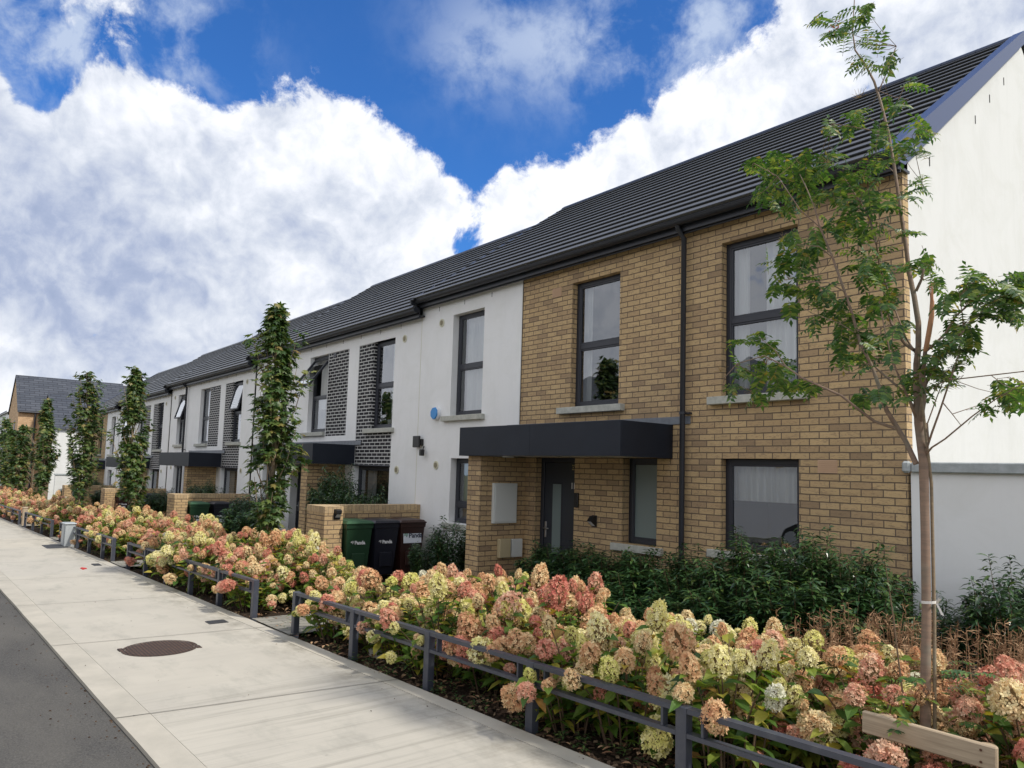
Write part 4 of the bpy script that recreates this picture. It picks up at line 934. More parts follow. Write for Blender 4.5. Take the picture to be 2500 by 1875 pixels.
# ------------------------------------------------------------------ vegetation helpers
def rv(r, a=-1, b=1): return Vector((r.uniform(a, b), r.uniform(a, b), r.uniform(a, b)))
def leaf(mb, p, d, up, L, W, droop=.25, fold=.25, segs=((.0, .12), (.28, .85), (.6, .9), (1., .0))):
    d = d.normalized(); s = d.cross(up)
    if s.length < .05: s = d.cross(Vector((1, 0, 0)))
    s.normalize(); n = s.cross(d).normalized()
    vs = []; fs = []
    for t, w in segs:
        c = p+d*(L*t)-n*(L*droop*t*t)
        if w == 0.: vs.append(c)
        else:
            vs += [c-s*(W*.5*w)+n*(W*fold*w*.5), c, c+s*(W*.5*w)+n*(W*fold*w*.5)]
    k = len(segs)
    for i in range(k-2):
        a = i*3; b = a+3; fs += [(a, a+1, b+1, b), (a+1, a+2, b+2, b+1)]
    a = (k-2)*3; fs += [(a, a+1, a+3), (a+1, a+2, a+3)]
    mb.add(vs, fs, sm=False)
def lobed_leaf(mb, p, d, up, L):
    d = d.normalized(); s = d.cross(up)
    if s.length < .05: s = d.cross(Vector((1, 0, 0)))
    s.normalize(); n = s.cross(d).normalized()
    out = [(0, -.02), (.30, .02), (.52, .22), (.26, .30), (.50, .62), (.17, .56), (0, 1.0), (-.17, .56), (-.50, .62), (-.26, .30), (-.52, .22), (-.30, .02)]
    vs = [p+d*L*.33+n*L*.05]+[p+s*(x*L*.95)+d*(y*L)-n*(L*.22*(x*x*2+y*y*.8)) for x, y in out]
    mb.add(vs, [(0, i+1, (i+1) % 12+1) for i in range(12)], sm=False)

# ---- hydrangeas
def head_mesh(k, matn):
    r = random.Random(100+k); m = MB()
    H = r.uniform(.080, .12); Rd = r.uniform(.054, .070); cone = r.uniform(.1, .5); n = int(r.uniform(150, 180))
    core = []; rings = 6
    for i in range(rings+1):
        t = i/rings; z = -H*.25+H*1.2*t; q = Rd*.72*math.sin(PI*min(1, .06+.94*(t**.8)))**.6*(1-cone*t*.6)
        core.append([(q*math.cos(a), q*math.sin(a), z) for a in [2*PI*j/8 for j in range(8)]])
    m.cur = 1
    for i in range(rings):
        m.add(core[i]+core[i+1], [(j, (j+1) % 8, 8+(j+1) % 8, 8+j) for j in range(8)], sm=True)
    m.cur = 0
    for i in range(n):
        t = (i+.5)/n; ph = math.acos(1-1.80*t); th = i*2.39996+r.uniform(-.25, .25)
        w = math.sin(ph)*(1-cone*.55*max(0, math.cos(ph))); z = math.cos(ph)
        jit = r.uniform(.86, 1.13)
        c = Vector((Rd*w*math.cos(th)*jit, Rd*w*math.sin(th)*jit, H*.38+H*.62*z*jit*(1+.3*cone)))
        nn = Vector((w*math.cos(th), w*math.sin(th), z*.8+.15)).normalized(); nn = (nn+rv(r)*.8).normalized()
        a = nn.cross(Vector((0, 0, 1)));  a = a if a.length > .1 else Vector((1, 0, 0)); a.normalize(); b = nn.cross(a); rot = r.uniform(0, 1.6); s = r.uniform(.0090, .0135)
        vs = []; fs = []
        for q in range(4):
            an = rot+q*PI/2; u = a*math.cos(an)+b*math.sin(an); v = nn.cross(u); o = len(vs)
            vs += [c, c+u*s*.75-v*s*.5+nn*s*.15, c+u*s*1.3+nn*s*.45, c+u*s*.75+v*s*.5+nn*s*.15]; fs.append((o, o+1, o+2, o+3))
        # one connected floret: share the centre
        vs2 = [c]; fs2 = []
        for q in range(4):
            o = len(vs2); vs2 += vs[q*4+1:q*4+4]; fs2.append((0, o, o+1, o+2))
        m.add(vs2, fs2, sm=False)
    return m.mesh('flower_head', [matn, 'flower_core'])
HEADS = {c: [head_mesh(k, 'flower_'+c) for k in range(6)] for c in ('cream', 'peach', 'pink', 'white')}
def hydrangea_variant(seed, nst, H, Rr, nleaf=5):
    r = random.Random(seed); st = MB(); lf = MB(); tips = []
    for i in range(nst):
        a = i*2.39996+r.uniform(-.3, .3); q = Rr*math.sqrt((i+.6)/nst)*r.uniform(.85, 1.12)
        h = H*(1-.50*(q/Rr)**2)*r.uniform(.78, 1.12)
        if r.random() < .20: h *= r.uniform(.45, .75); q *= 1.12
        tip = Vector((q*math.cos(a), q*math.sin(a), h)); b = Vector((.10*math.cos(a)*q/Rr*2, .10*math.sin(a)*q/Rr*2, 0))
        mid = b.lerp(tip, .5)+Vector((0, 0, .10*H))-Vector((math.cos(a), math.sin(a), 0))*.04
        pts = [b, b.lerp(mid, .6), mid, mid.lerp(tip, .55)+Vector((0, 0, .02)), tip]
        st.tube(pts, [.007, .006, .005, .004, .003], 4, caps=False)
        dirv = (tip-mid).normalized()
        tips.append((tip, (dirv+Vector((0, 0, .6))+rv(r)*.25).normalized()))
        for k in range(nleaf+1):
            t = 1+.0-.03-.74*(k+.2)/nleaf; p = mid.lerp(tip, (t-.5)*2) if t > .5 else b.lerp(mid, t*2)
            base = a+PI/2*(k % 2)+r.uniform(-.5, .5)
            for s_ in (0, PI):
                if r.random() < .10: continue
                dd = Vector((math.cos(base+s_), math.sin(base+s_), r.uniform(-.3, .75)))
                leaf(lf, p+dd.normalized()*.012, dd, Vector((0, 0, 1))+rv(r)*.4, r.uniform(.085, .145), r.uniform(.048, .074), r.uniform(.15, .5), .3)
    me_s = st.mesh('stems', 'stem_brown'); me_l = lf.mesh('leaves', 'hydrangea_leaf')
    return me_s, me_l, tips
HV = [hydrangea_variant(s, n, h, q) for s, n, h, q in ((1, 34, .70, .46), (2, 28, .64, .44), (3, 38, .74, .50), (4, 30, .66, .50), (5, 36, .72, .52))]
HVF = [hydrangea_variant(s, n, h, q, 3) for s, n, h, q in ((11, 20, .70, .52), (12, 24, .74, .56))]
def colour_mix(x, y, r):
    n = mnoise.noise(Vector((x*.55+3.1, y*1.1, 1.7)))+.12*math.sin(x*1.3)
    # warm pinks towards the pavement, paler heads at the back
    pk = .27-.6*n-(y-4.0)*.10; cr = .34+.8*n+(y-4.0)*.16
    if x > -2.4: cr += .16*(1 if y < 4 else -1)
    if -14 < x < -9.6: pk += .10
    pk = max(.05, min(.8, pk)); cr = max(.05, min(.75, cr))
    return pk, cr
HL = {0: ('hydrangea bush with mostly dusty pink heads', 'pink'), 1: ('hydrangea bush with mixed peach and cream heads', 'mixed'), 2: ('hydrangea bush with mostly cream and lime heads', 'cream')}
def hydrangea(x, y, r, far=False, scale=None, sec=''):
    V = r.choice(HVF if far else HV); ms, ml, tips = V
    pk, cr = colour_mix(x, y, r); kind = 0 if pk > .5 else (2 if cr > .42 else 1)
    ph, grp = HL[kind]
    b = root('hydrangea', (x, y, gz(x, y)-.03), ph+' '+sec, 'shrub', grp+' hydrangeas '+sec, rz=r.uniform(0, 6.28))
    s = scale or r.uniform(.92, 1.1); b.scale = (s, s, s*r.uniform(.80, 1.14))
    for nm, me in (('stems', ms), ('leaves', ml)):
        o = bpy.data.objects.new(nm, me); COL.objects.link(o); o.parent = b
    for tip, d in tips:
        q = r.random(); c = 'pink' if q < pk else ('cream' if q < pk+cr*.75 else ('peach' if q < .985 else 'white'))
        if r.random() < .10: continue
        o = bpy.data.objects.new('flower_head', r.choice(HEADS[c])); COL.objects.link(o); o.parent = b; o.location = tip-d*.02
        o.rotation_euler = d.to_track_quat('Z', 'X').to_euler()
        k = r.choice([.48, .58, .66, .72, .78, .85, .95, 1.2])*(1.08 if x > -5 else 1.) if not far else r.uniform(.85, 1.2)
        o.scale = (k, k, k*r.uniform(.9, 1.15))
    return b
hr = random.Random(42)
def in_path(x, pad): return any(a-pad < x < b+pad for a, b in paths)
def section(x):
    if x > -2.6: return 'near the timber brace'
    if x > -7.4: return 'right of the paved gap'
    if x > -14.2: return 'left of the paved gap'
    if x > -20.5: return 'near the galvanised cabinet'
    return 'far down the bed'
x = .55; n = 0
while x > -53:
    far = x < -24
    step = .54 if x > -14 else (.74 if not far else 1.0)
    rows = (((.48 if x > -7.8 else .42), 1.05, 1.72) if x > -14 else (.50, 1.12, 1.75)) if not far else (.55, 1.35)
    for j, t in enumerate(rows):
        xx = x+hr.uniform(-.14, .14)+(step*.5 if j % 2 else 0); yy = yin(xx)+t+hr.uniform(-.1, .1)
        if in_path(xx, .22) or (-10.1 < xx < -8.3 and yy > 4.25) or (-9.1 < xx < -8.3 and j == 0): continue
        if any(math.hypot(xx-tx, yy-ty) < rr_ for tx, ty, rr_ in ((-1.72, 4.1, .26), (-10.9, 4.1, .26), (-1.5, 3.5, .62), (-1.85, 3.45, .55))): continue
        if x > -3.2 and j == 2 and hr.random() < .5: continue
        hydrangea(xx, yy, hr, far, sec=section(xx)); n += 1
    x -= step
print('hydrangeas', n)

# ---- glossy dark shrubs along the walls
def laurel_variant(seed, n=4600, nsh=54):
    r = random.Random(seed); lf = MB(); st = MB()
    for i in range(nsh):                 # upright shoots carry whorls of leaves
        a = r.uniform(0, 6.28); q = .52*math.sqrt(r.random()); h = (1-.30*(q/.52)**2)*r.uniform(.78, 1.0)
        if r.random() < .25: h *= 1.12
        b = Vector((q*.45*math.cos(a), q*.45*math.sin(a), 0)); t = Vector((q*math.cos(a), q*math.sin(a), h))
        st.tube([b, b.lerp(t, .5)+Vector((0, 0, .05)), t], [.006, .004, .002], 4, caps=False)
        m = int(n/nsh)
        for k in range(m):
            u = 1-.70*(k/m)**1.0; p = b.lerp(t, u)+Vector((0, 0, .05*(1-abs(2*u-1))))
            an = k*2.4+r.uniform(-.4, .4); sp = .02+.10*(1-u)
            dd = Vector((math.cos(an), math.sin(an), r.uniform(-.1, .7)))
            leaf(lf, p+Vector((math.cos(an), math.sin(an), 0))*sp*r.random(), dd, Vector((0, 0, 1))+rv(r)*.3, r.uniform(.06, .095), r.uniform(.022, .034), r.uniform(.2, .6), .3)
    return st.mesh('stems', 'stem_brown'), lf.mesh('leaves', 'laurel_leaf')
LV = [laurel_variant(s) for s in (1, 2, 3)]
def laurel(x, y, top, w, label, group=None):
    b = root('evergreen_shrub', (x, y, gz(x, y)-.03), label, 'shrub', group, rz=hr.uniform(0, 6.28))
    for nm, me in zip(('stems', 'leaves'), hr.choice(LV)):
        o = bpy.data.objects.new(nm, me); COL.objects.link(o); o.parent = b
    b.scale = (w*1.12, w*1.12, (top-gz(x, y))/.95); return b
for i, (x, y, t) in enumerate(((-7.75, 6.95, -.95), (-7.05, 6.75, -.90), (-6.4, 6.7, -.88), (-5.75, 6.75, -.80), (-5.1, 6.7, -.80), (-4.5, 6.7, -.58), (-3.9, 6.75, -.50), (-3.45, 6.7, -.56))):
    laurel(x, y, t, .95, 'dark glossy shrub in the row under the brick house front', 'dark shrubs under the windows of the end house')
    laurel(x+.25, y-.55, t-.30, .95, 'dark glossy shrub low in front of the row under the brick house', 'low dark shrubs before the brick house')
for i, (x, y, t, w) in enumerate(((-2.15, 7.0, -.62, .85), (-1.35, 6.95, -.60, .9), (-.6, 6.9, -.62, .9), (-2.8, 6.8, -.95, .7))):
    laurel(x, y, t, w, 'dark glossy shrub against the pale garden wall at the right', 'dark shrubs by the garden wall')
laurel(-10.15, 6.95, -.80, .85, 'rounded dark shrub between the brown bin and the brick porch')
laurel(-10.5, 6.6, -1.15, .6, 'low dark shrub at the foot of the nearest brick porch')
for (x, y, t, w) in ((-12.95, 6.75, -.42, .9), (-13.6, 6.6, -.25, .95), (-14.3, 6.75, -.05, .95), (-14.9, 6.95, -.08, .9), (-13.2, 7.1, -.6, .7)):
    laurel(x, y, t, w, 'tall dark shrub behind the nearest bin screen, under the black brick panel', 'shrubs behind the nearest bin screen')
for (x, y, t, w) in ((-17.6, 6.2, -.75, 1.1), (-18.5, 6.5, -.70, 1.0), (-18.1, 5.7, -1.2, 1.0), (-16.9, 6.0, -.95, .8)):
    laurel(x, y, t, w, 'dark shrub behind the foot of the first column tree', 'shrubs behind the first column tree')
for kk in (1, 2, 3):
    for (x, y, t, w) in ((-13.0, 6.7, -.6, .9), (-13.8, 6.7, -.38, 1.), (-14.7, 6.8, -.42, 1.), (-17.6, 6.5, -.78, 1.1), (-18.4, 6.7, -.75, .9)):
        laurel(x-9.2*kk, y, t-.18*kk, w, ('dark shrub by the third house front', 'dark shrub by the fourth house front', 'dark shrub by the farthest house front')[kk-1], 'shrubs of house front %s' % ('three', 'four', 'five')[kk-1])

# ---- columnar maples
def column_tree(x, y, top, wid, seed, nleaf, label, lean=0., bare=.35, Ls=.10, gaps=.35, low=.25):
    r = random.Random(seed); g0 = gz(x, y)-.03; H = top-g0
    t = root('column_tree', (x, y, g0), label, 'tree', 'narrow column trees in the planting bed')
    axis = lambda u: Vector((x+lean*u*u+.03*math.sin(u*9+seed), y+.03*math.cos(u*7+seed), g0+H*u))
    m = MB(); m.tube([axis(u) for u in [i/12 for i in range(13)]], [.045-.038*i/12 for i in range(13)], 8); part('trunk', m, 'maple_bark', t)
    br = MB(); lf = MB(); tips = []
    prof = lambda u: wid*(.50+.5*math.sin(min(1., max(0, (u-.12)/.55))*PI*.5))*(1 if u < .62 else max(.10, 1-((u-.62)/.40)**1.1*.92))
    nb = 34
    for i in range(nb):
        u0 = .14+.78*i/nb; a = i*2.4+r.uniform(-.5, .5); ln = prof(u0+.1)*r.choice([.6, .8, .9, 1.1, 1.3, 1.75])
        p0 = axis(u0); p2 = axis(min(1., u0+.15+ln*.2))+Vector((math.cos(a), math.sin(a), 0))*ln; p1 = p0.lerp(p2, .5)+Vector((math.cos(a), math.sin(a), -.2))*ln*.15
        br.tube([p0, p1, p2], [.012, .008, .003], 5, caps=False); tips.append((p0, p1, p2, u0))
    part('branches', br, 'maple_bark', t)
    k = 0; tries = 0
    nleaf = int(nleaf*1.75)
    while k < nleaf and tries < nleaf*6:
        tries += 1
        if r.random() < .55:
            p0, p1, p2, u0 = r.choice(tips); v = r.random()**.7; c = p0.lerp(p1, v*2) if v < .5 else p1.lerp(p2, v*2-1)
            c = c+rv(r)*.10; u = (c.z-g0)/H
        else:
            u = low*.5+(1-low*.5)*r.random(); a = r.uniform(0, 6.28); q = prof(u)*math.sqrt(r.random()); c = axis(min(1, u))+Vector((q*math.cos(a), q*math.sin(a), 0))
        if mnoise.noise(c*3.1+Vector((seed*3.3, 0, 0))) < -gaps*.38: continue
        if u < low and r.random() > (u/low)*.5: continue
        ax = axis(max(0, min(1, u))); od = Vector((c.x-ax.x, c.y-ax.y, 0)); od = od.normalized() if od.length > .02 else rv(r).normalized()
        d = (od+Vector((0, 0, r.uniform(-.9, .2)))+rv(r)*.5).normalized()
        lobed_leaf(lf, c, d, Vector((0, 0, 1))+od*.6+rv(r)*.4, Ls*1.2*r.uniform(.7, 1.25)); k += 1
    # crown top tuft
    for i in range(int(nleaf*.03)+10):
        c = axis(.90+.10*r.random())+rv(r)*.05; lobed_leaf(lf, c, Vector((r.uniform(-1, 1), r.uniform(-1, 1), r.uniform(-.4, .6))), Vector((0, 0, 1)), Ls*.8)
    part('crown', lf, 'maple_leaf', t)
    return t
column_tree(-10.92, 4.1, 2.38, .29, 3, 1350, 'tallest looking narrow column tree, nearest, in front of the open window')
column_tree(-19.9, 4.1, 2.28, .33, 5, 1400, 'second narrow column tree from the right, with a bulge to the left', lean=-.55)
column_tree(-27.0, 4.1, 2.75, .44, 8, 1500, 'pointed narrow tree before the white wing, broad near its middle', gaps=.5)
column_tree(-36.2, 4.1, 2.40, .34, 9, 1200, 'dense dark narrow tree beside the brick gable wing', Ls=.13)
column_tree(-45.0, 4.1, 1.55, .48, 12, 900, 'low bushy narrow tree in front of the tall brick house', Ls=.15)
column_tree(-49.5, 4.1, 1.45, .42, 13, 700, 'small bushy tree left of the tall brick corner', Ls=.16)
column_tree(-53.5, 4.1, 2.2, .42, 15, 800, 'yellowing narrow tree cut by the left edge', Ls=.16)
sap = root('bare_sapling', (-40.5, 4.2, gz(-40.5, 4.2)), 'thin nearly leafless sapling before the sunlit brick wall', 'tree')
m = MB(); r = random.Random(4); g0 = gz(-40.5, 4.2); tr_ = [Vector((-40.5+.05*i, 4.2, g0+.42*i)) for i in range(8)]; m.tube(tr_, [.03-.003*i for i in range(8)], 5)
for i in range(26):
    p = tr_[0].lerp(tr_[-1], .3+.7*r.random()); a = r.uniform(0, 6.28); e = p+Vector((math.cos(a)*.5, math.sin(a)*.5, .6))*r.uniform(.5, 1.1); m.tube([p, p.lerp(e, .5)+Vector((0, 0, .05)), e], [.010, .007, .003], 4, caps=False)
part('trunk', m, 'maple_bark', sap)

# ---- rowan at the right
TY = 4.08
def at(px, py, y):      # a point of the rowan: drawing coordinates on the plane Y=y through the tree
    d = _R @ np.array([px-_P[0], py-_P[1], _F]); return Vector(tuple(d*(y/d[1])))
a8 = lambda x, y, Y=TY: at(1700+.6628*x, .6628*y, Y)
a9 = lambda x, y, Y=TY: at(1900+.4521*x, 500+.4521*y, Y)
rw = root('rowan_tree', tuple(at(2258, 1835, TY)), 'young rowan tree with a reddish trunk and open leafy crown at the right', 'tree')
rb = at(2258, 1860, TY)
T_ = MB()
T_.tube([Vector((rb.x, TY, gz(rb.x, TY)-.05)), at(2259, 1700, TY), at(2262, 1500, TY), at(2259, 1300, TY), at(2255, 1130, TY), a9(760, 1180), a9(752, 1000), a9(748, 860), a9(757, 760)],
       [.030, .025, .0225, .0215, .023, .023, .021, .017, .014], 14, caps=False)
T_.tube([a9(757, 760), a9(757, 640), a9(735, 500), a9(708, 370), a9(688, 210), a9(665, 60), a8(730, 620), a8(708, 490, 4.1), a8(680, 380, 4.12), a8(655, 300, 4.14), a8(620, 235, 4.14), a8(585, 185, 4.15), a8(575, 110, 4.15), a8(583, -10, 4.15)],
       [.0145, .014, .013, .012, .0105, .0095, .008, .0075, .007, .0065, .0055, .0045, .0035, .0025], 10)
T_.tube([a9(765, 1180), a9(785, 1050, 4.04), a9(782, 900, 4.02), a9(795, 780, 4.0)], [.015, .014, .012, .010], 10)
T_.tube([a9(745, 1400), a9(722, 1350), a9(690, 1280), a9(640, 1200, 4.02), a9(585, 1110, 3.98), a9(556, 1020, 3.95), a9(530, 940, 3.93), a9(505, 870, 3.92), a9(440, 740, 3.9), a9(400, 590, 3.88), a9(345, 430, 3.86), a9(288, 270, 3.84), a9(225, 120, 3.82), a9(195, 10, 3.8), a8(400, 680, 3.8), a8(380, 640, 3.8)],
       [.0145, .014, .013, .0125, .0115, .010, .0095, .009, .0082, .0075, .0068, .006, .005, .004, .003, .002], 9)
part('trunk', T_, 'rowan_bark', rw)
BR = []     # (list of points, radius0, radius1)
def B(pts, r0=.006, r1=.002): BR.append((pts, r0, r1))
B([a9(625, 1205, 4.0), a9(520, 1170, 3.9), a9(440, 1110, 3.85), a9(340, 1030, 3.75), a9(230, 980, 3.7), a9(130, 935, 3.65), a8(330, 1350, 3.62), a8(250, 1310, 3.6), a8(150, 1340, 3.58), a8(105, 1390, 3.55)], .009, .002)
B([a8(330, 1350, 3.62), a8(290, 1290, 3.6), a8(230, 1240, 3.58)], .004, .001)
B([a9(745, 1160), a9(700, 1040, 3.95), a9(640, 900, 3.9), a9(600, 780, 3.88), a9(570, 650, 3.85), a9(545, 520, 3.82)], .006, .003)
B([a9(740, 1110), a9(690, 1020, 4.0), a9(560, 910, 3.98), a9(490, 840, 3.95), a9(430, 740, 3.95)], .007, .004)
B([a9(760, 830), a9(690, 720, 4.15), a9(640, 590, 4.2), a9(600, 490, 4.25)], .006, .003)
B([a9(735, 785), a9(690, 755, 4.1), a9(645, 700, 4.15), a9(610, 640, 4.2), a9(580, 520, 4.25), a9(560, 400, 4.3)], .011, .005)
B([a9(530, 210, 3.9), a9(490, 70, 3.9), a9(460, -20, 3.9), a8(600, 740, 3.9), a8(545, 655, 3.9)], .005, .003)
B([a8(665, 905, 4.0), a8(640, 810, 3.95), a8(600, 735, 3.9)], .006, .004); B([a9(600, 490, 4.25), a9(545, 320, 4.1), a9(530, 210, 3.95)], .005, .004)
B([a8(690, 490, 4.1), a8(620, 475, 4.05), a8(500, 455, 4.0)], .004, .002); B([a8(672, 335, 4.13), a8(700, 270, 4.15), a8(737, 170, 4.2)], .004, .002)
B([a8(708, 450, 4.1), a8(730, 400, 4.1), a8(770, 310, 4.15)], .003, .0015)
B([a8(735, 640, 4.1), a8(690, 600, 4.1), a8(650, 590, 4.1)], .003, .0015); B([a8(750, 680, 4.1), a8(790, 680, 4.1), a8(830, 670, 4.1)], .003, .0015)
B([a9(745, 465), a9(775, 400, 4.05), a9(795, 300, 4.1)], .008, .006)
B([a9(790, 980, 4.1), a9(830, 890, 4.1), a9(920, 760, 4.15), a9(1010, 670, 4.2), a9(1060, 610, 4.25), a9(1180, 560, 4.3), a9(1340, 505, 4.4)], .010, .004)
B([a9(800, 790, 4.0), a9(900, 700, 4.05), a9(960, 600, 4.1), a9(1050, 520, 4.1), a9(1160, 430, 4.15), a9(1240, 400, 4.2), a9(1340, 380, 4.25)], .007, .003)
B([a9(840, 990, 4.0), a9(880, 960, 3.95), a9(960, 942, 3.9), a9(1150, 920, 3.85), a9(1340, 898, 3.8)], .0035, .0025)
B([a9(800, 1345), a9(830, 1310, 4.0), a9(900, 1265, 3.9), a9(1050, 1140, 3.8), a9(1180, 1045, 3.75), a9(1340, 955, 3.7)], .006, .002)
B([a9(795, 1340), a9(830, 1230, 4.0), a9(870, 1120, 3.97), a9(920, 970, 3.95), a9(970, 820, 3.95), a9(1000, 640, 3.95), a9(980, 490, 3.95)], .006, .002)
B([a9(890, 1070, 3.97), a9(940, 1130, 4.0), a9(990, 1195, 4.0)], .003, .0015); B([a9(800, 1180), a9(812, 1280, 4.0), a9(806, 1180, 4.0), a9(860, 1030, 4.1), a9(900, 930, 4.15)], .005, .002)
B([a9(1300, 960, 3.75), a9(1250, 930, 3.75), a9(1180, 940, 3.8)], .002, .001)
B([a9(290, 280, 3.84), a9(220, 225, 3.75), a9(100, 215, 3.7)], .004, .0015); B([a9(360, 470, 3.86), a9(270, 420, 3.8), a9(100, 405, 3.7)], .004, .0015)
B([a9(430, 700, 3.9), a9(330, 640, 3.85), a9(230, 600, 3.8)], .003, .0015); B([a9(225, 120, 3.82), a9(120, 30, 3.75), a8(300, 650, 3.7), a8(210, 600, 3.65)], .004, .0015)
B([a8(700, 1050, 4.1), a8(640, 1020, 4.05)], .003, .001); B([a9(690, 760, 4.1), a9(560, 820, 4.0), a9(470, 860, 3.95)], .003, .001)
m = MB()
for pts, r0, r1 in BR:
    n_ = len(pts); m.tube(pts, [r0+(r1-r0)*i/(n_-1) for i in range(n_)], 6, caps=False)
part('branches', m, 'rowan_bark', rw)
m = MB()          # snapped stem with a splintered end
m.tube([a9(795, 790, 4.0), a9(812, 700, 3.98), a9(828, 600, 3.97), a9(831, 520, 3.96)], [.012, .013, .0125, .010], 9)
for i in range(9):
    a_ = i*.7; p = a9(831, 525, 3.96)+Vector((math.cos(a_)*.006, math.sin(a_)*.006, 0)); m.tube([p, p+Vector((R_.uniform(-.01, .01), R_.uniform(-.01, .01), R_.uniform(.05, .12)))], [.0035, .0006], 4)
part('snapped_stem', m, 'split_wood', rw)
def compound(mb, p, d, L, r):
    d = d.normalized(); np_ = 6; prev = p; pts = [p]
    for i in range(1, 8): pts.append(pts[-1]+d*(L/7)); d = (d+Vector((0, 0, -.11))).normalized()
    s = d.cross(Vector((0, 0, 1))); s = s.normalized() if s.length > .05 else Vector((1, 0, 0)); nrm = s.cross(d).normalized()
    tw = r.uniform(-.5, .5)
    for i in range(1, 8):
        ax = (pts[i]-pts[i-1]).normalized(); ll = L*.34*(1-.22*abs(i-4)/4); ww = ll*.46
        if i == 7: leaf(mb, pts[7], ax, nrm, ll, ww, .2, .25, ((0, .2), (.45, 1.), (1, 0))); break
        for q in (-1, 1):
            dd = (s*q*1.0+ax*.45+nrm*(.12+tw*q*.3)+Vector((0, 0, -.12))+rv(r)*.12)
            leaf(mb, pts[i], dd, nrm+rv(r)*.15, ll, ww, .3, .3, ((0, .2), (.45, 1.), (1, 0)))
    rach.append(pts)
rach = []; m = MB(); r = random.Random(77)
CL = [(560, 80, 70, 8), (640, 150, 45, 3), (520, 130, 50, 4), (620, 30, 30, 2), (450, 70, 25, 1), (600, 230, 40, 3), (700, 240, 40, 3), (790, 310, 35, 2), (730, 370, 35, 2), (600, 420, 40, 3), (500, 470, 25, 2), (570, 470, 20, 1), (830, 480, 35, 3), (700, 510, 50, 5), (760, 530, 45, 4), (830, 555, 20, 1), (820, 680, 30, 2), (800, 710, 25, 2),
      (230, 605, 40, 4), (310, 580, 50, 7), (380, 600, 50, 6), (270, 650, 50, 6), (350, 670, 60, 7), (450, 610, 50, 6), (430, 660, 50, 5), (520, 560, 30, 2), (560, 640, 70, 7), (250, 720, 40, 3), (320, 740, 50, 5), (400, 740, 45, 4), (490, 710, 60, 6), (560, 740, 60, 6), (640, 640, 45, 3), (680, 590, 40, 3), (640, 720, 50, 4), (700, 740, 40, 3), (560, 840, 60, 6), (620, 860, 45, 4), (500, 830, 40, 3), (680, 830, 35, 2),
      (340, 890, 35, 3), (300, 970, 45, 5), (380, 960, 55, 6), (440, 900, 45, 4), (300, 1050, 35, 4), (360, 1070, 40, 4), (420, 1040, 45, 4), (360, 1130, 25, 2), (600, 950, 55, 3), (660, 940, 55, 4), (640, 1010, 60, 6), (700, 1010, 50, 5), (460, 1090, 60, 6), (520, 1140, 60, 6), (440, 1180, 40, 3), (570, 1200, 60, 6), (510, 1250, 35, 3), (640, 1270, 55, 5), (600, 1330, 50, 4), (540, 1310, 25, 1), (620, 1460, 35, 4), (690, 1440, 30, 3), (650, 1110, 50, 5), (720, 1110, 45, 4), (760, 1200, 45, 3), (720, 1290, 45, 3),
      (230, 1240, 35, 4), (150, 1250, 20, 1), (270, 1290, 45, 5), (320, 1350, 50, 6), (240, 1370, 50, 6), (170, 1360, 45, 4), (130, 1430, 35, 3), (230, 1450, 35, 3), (300, 1410, 40, 4), (370, 1400, 40, 4), (430, 1430, 15, 1), (780, 1390, 40, 4), (770, 1440, 30, 2), (840, 960, 35, 4), (890, 1030, 25, 2), (800, 985, 25, 2), (780, 850, 20, 2),
      (870, 1330, 40, 4), (920, 1280, 50, 6), (900, 1380, 40, 3), (960, 1200, 50, 6), (930, 1110, 45, 4), (1000, 1080, 50, 6), (1020, 1010, 30, 3), (1060, 1020, 30, 2), (1080, 1090, 50, 6), (1120, 1130, 50, 6), (1050, 1150, 35, 3), (1180, 1090, 50, 6), (1180, 1150, 45, 5), (1190, 1010, 35, 3), (1150, 1050, 35, 3), (1200, 1040, 40, 3), (1120, 1430, 40, 3), (1160, 1470, 40, 3), (1190, 1430, 35, 3), (1060, 1500, 12, 1), (990, 1280, 30, 3), (930, 1400, 25, 2), (960, 1340, 25, 2), (850, 1440, 30, 2), (1010, 1240, 20, 1)]
bp = [(p_, pts[min(i+1, len(pts)-1)]-pts[max(0, i-1)]) for pts, r0, r1 in BR for i, p_ in enumerate(pts)]
twigs = MB()
for cx, cy, cr_, n_ in CL:
    for i in range(int(n_*1.35)+2):
        yv = TY+r.uniform(-.34, .30); q = r.random()**.6*cr_*.8; a_ = r.uniform(0, 6.28)
        p = a8(cx+q*math.cos(a_), cy+q*math.sin(a_), yv)
        near = min(bp, key=lambda b_: (b_[0]-p).length)
        d = (p-near[0]); d = d.normalized() if d.length > .03 else rv(r)
        d = (d*.7+Vector((r.uniform(-1, 1), r.uniform(-1, 1), r.uniform(-.35, .35)))).normalized()
        L_ = r.uniform(.11, .165); p0 = p-d*L_*.5
        compound(m, p0, d, L_, r)
        if i == 0 and (near[0]-p0).length < .45: twigs.tube([near[0], near[0].lerp(p0, .5)+Vector((0, 0, -.01)), p0], [.0022, .0017, .001], 4, caps=False)
for i in range(26):      # suckers at the foot
    a_ = r.uniform(0, 6.28); q = r.uniform(.08, .3); compound(m, Vector((rb.x+q*math.cos(a_), TY-.05+q*math.sin(a_)*.8, gz(rb.x, TY)+r.uniform(.35, .75))), Vector((math.cos(a_), math.sin(a_), .5)), r.uniform(.10, .16), r)
for pts in rach: twigs.tube([pts[0], pts[3], pts[7]], [.0012, .001, .0006], 3, caps=False)
part('crown', m, 'rowan_leaf', rw); part('twigs', twigs, 'rowan_bark', rw)
m = MB()
for i in range(26): c = a8(515, 105, 4.1)+rv(r)*.03; m.tube([c-Vector((0, 0, .004)), c, c+Vector((0, 0, .004))], [.002, .0048, .002], 6)
part('berries', m, 'berry_red', rw)
m = MB()
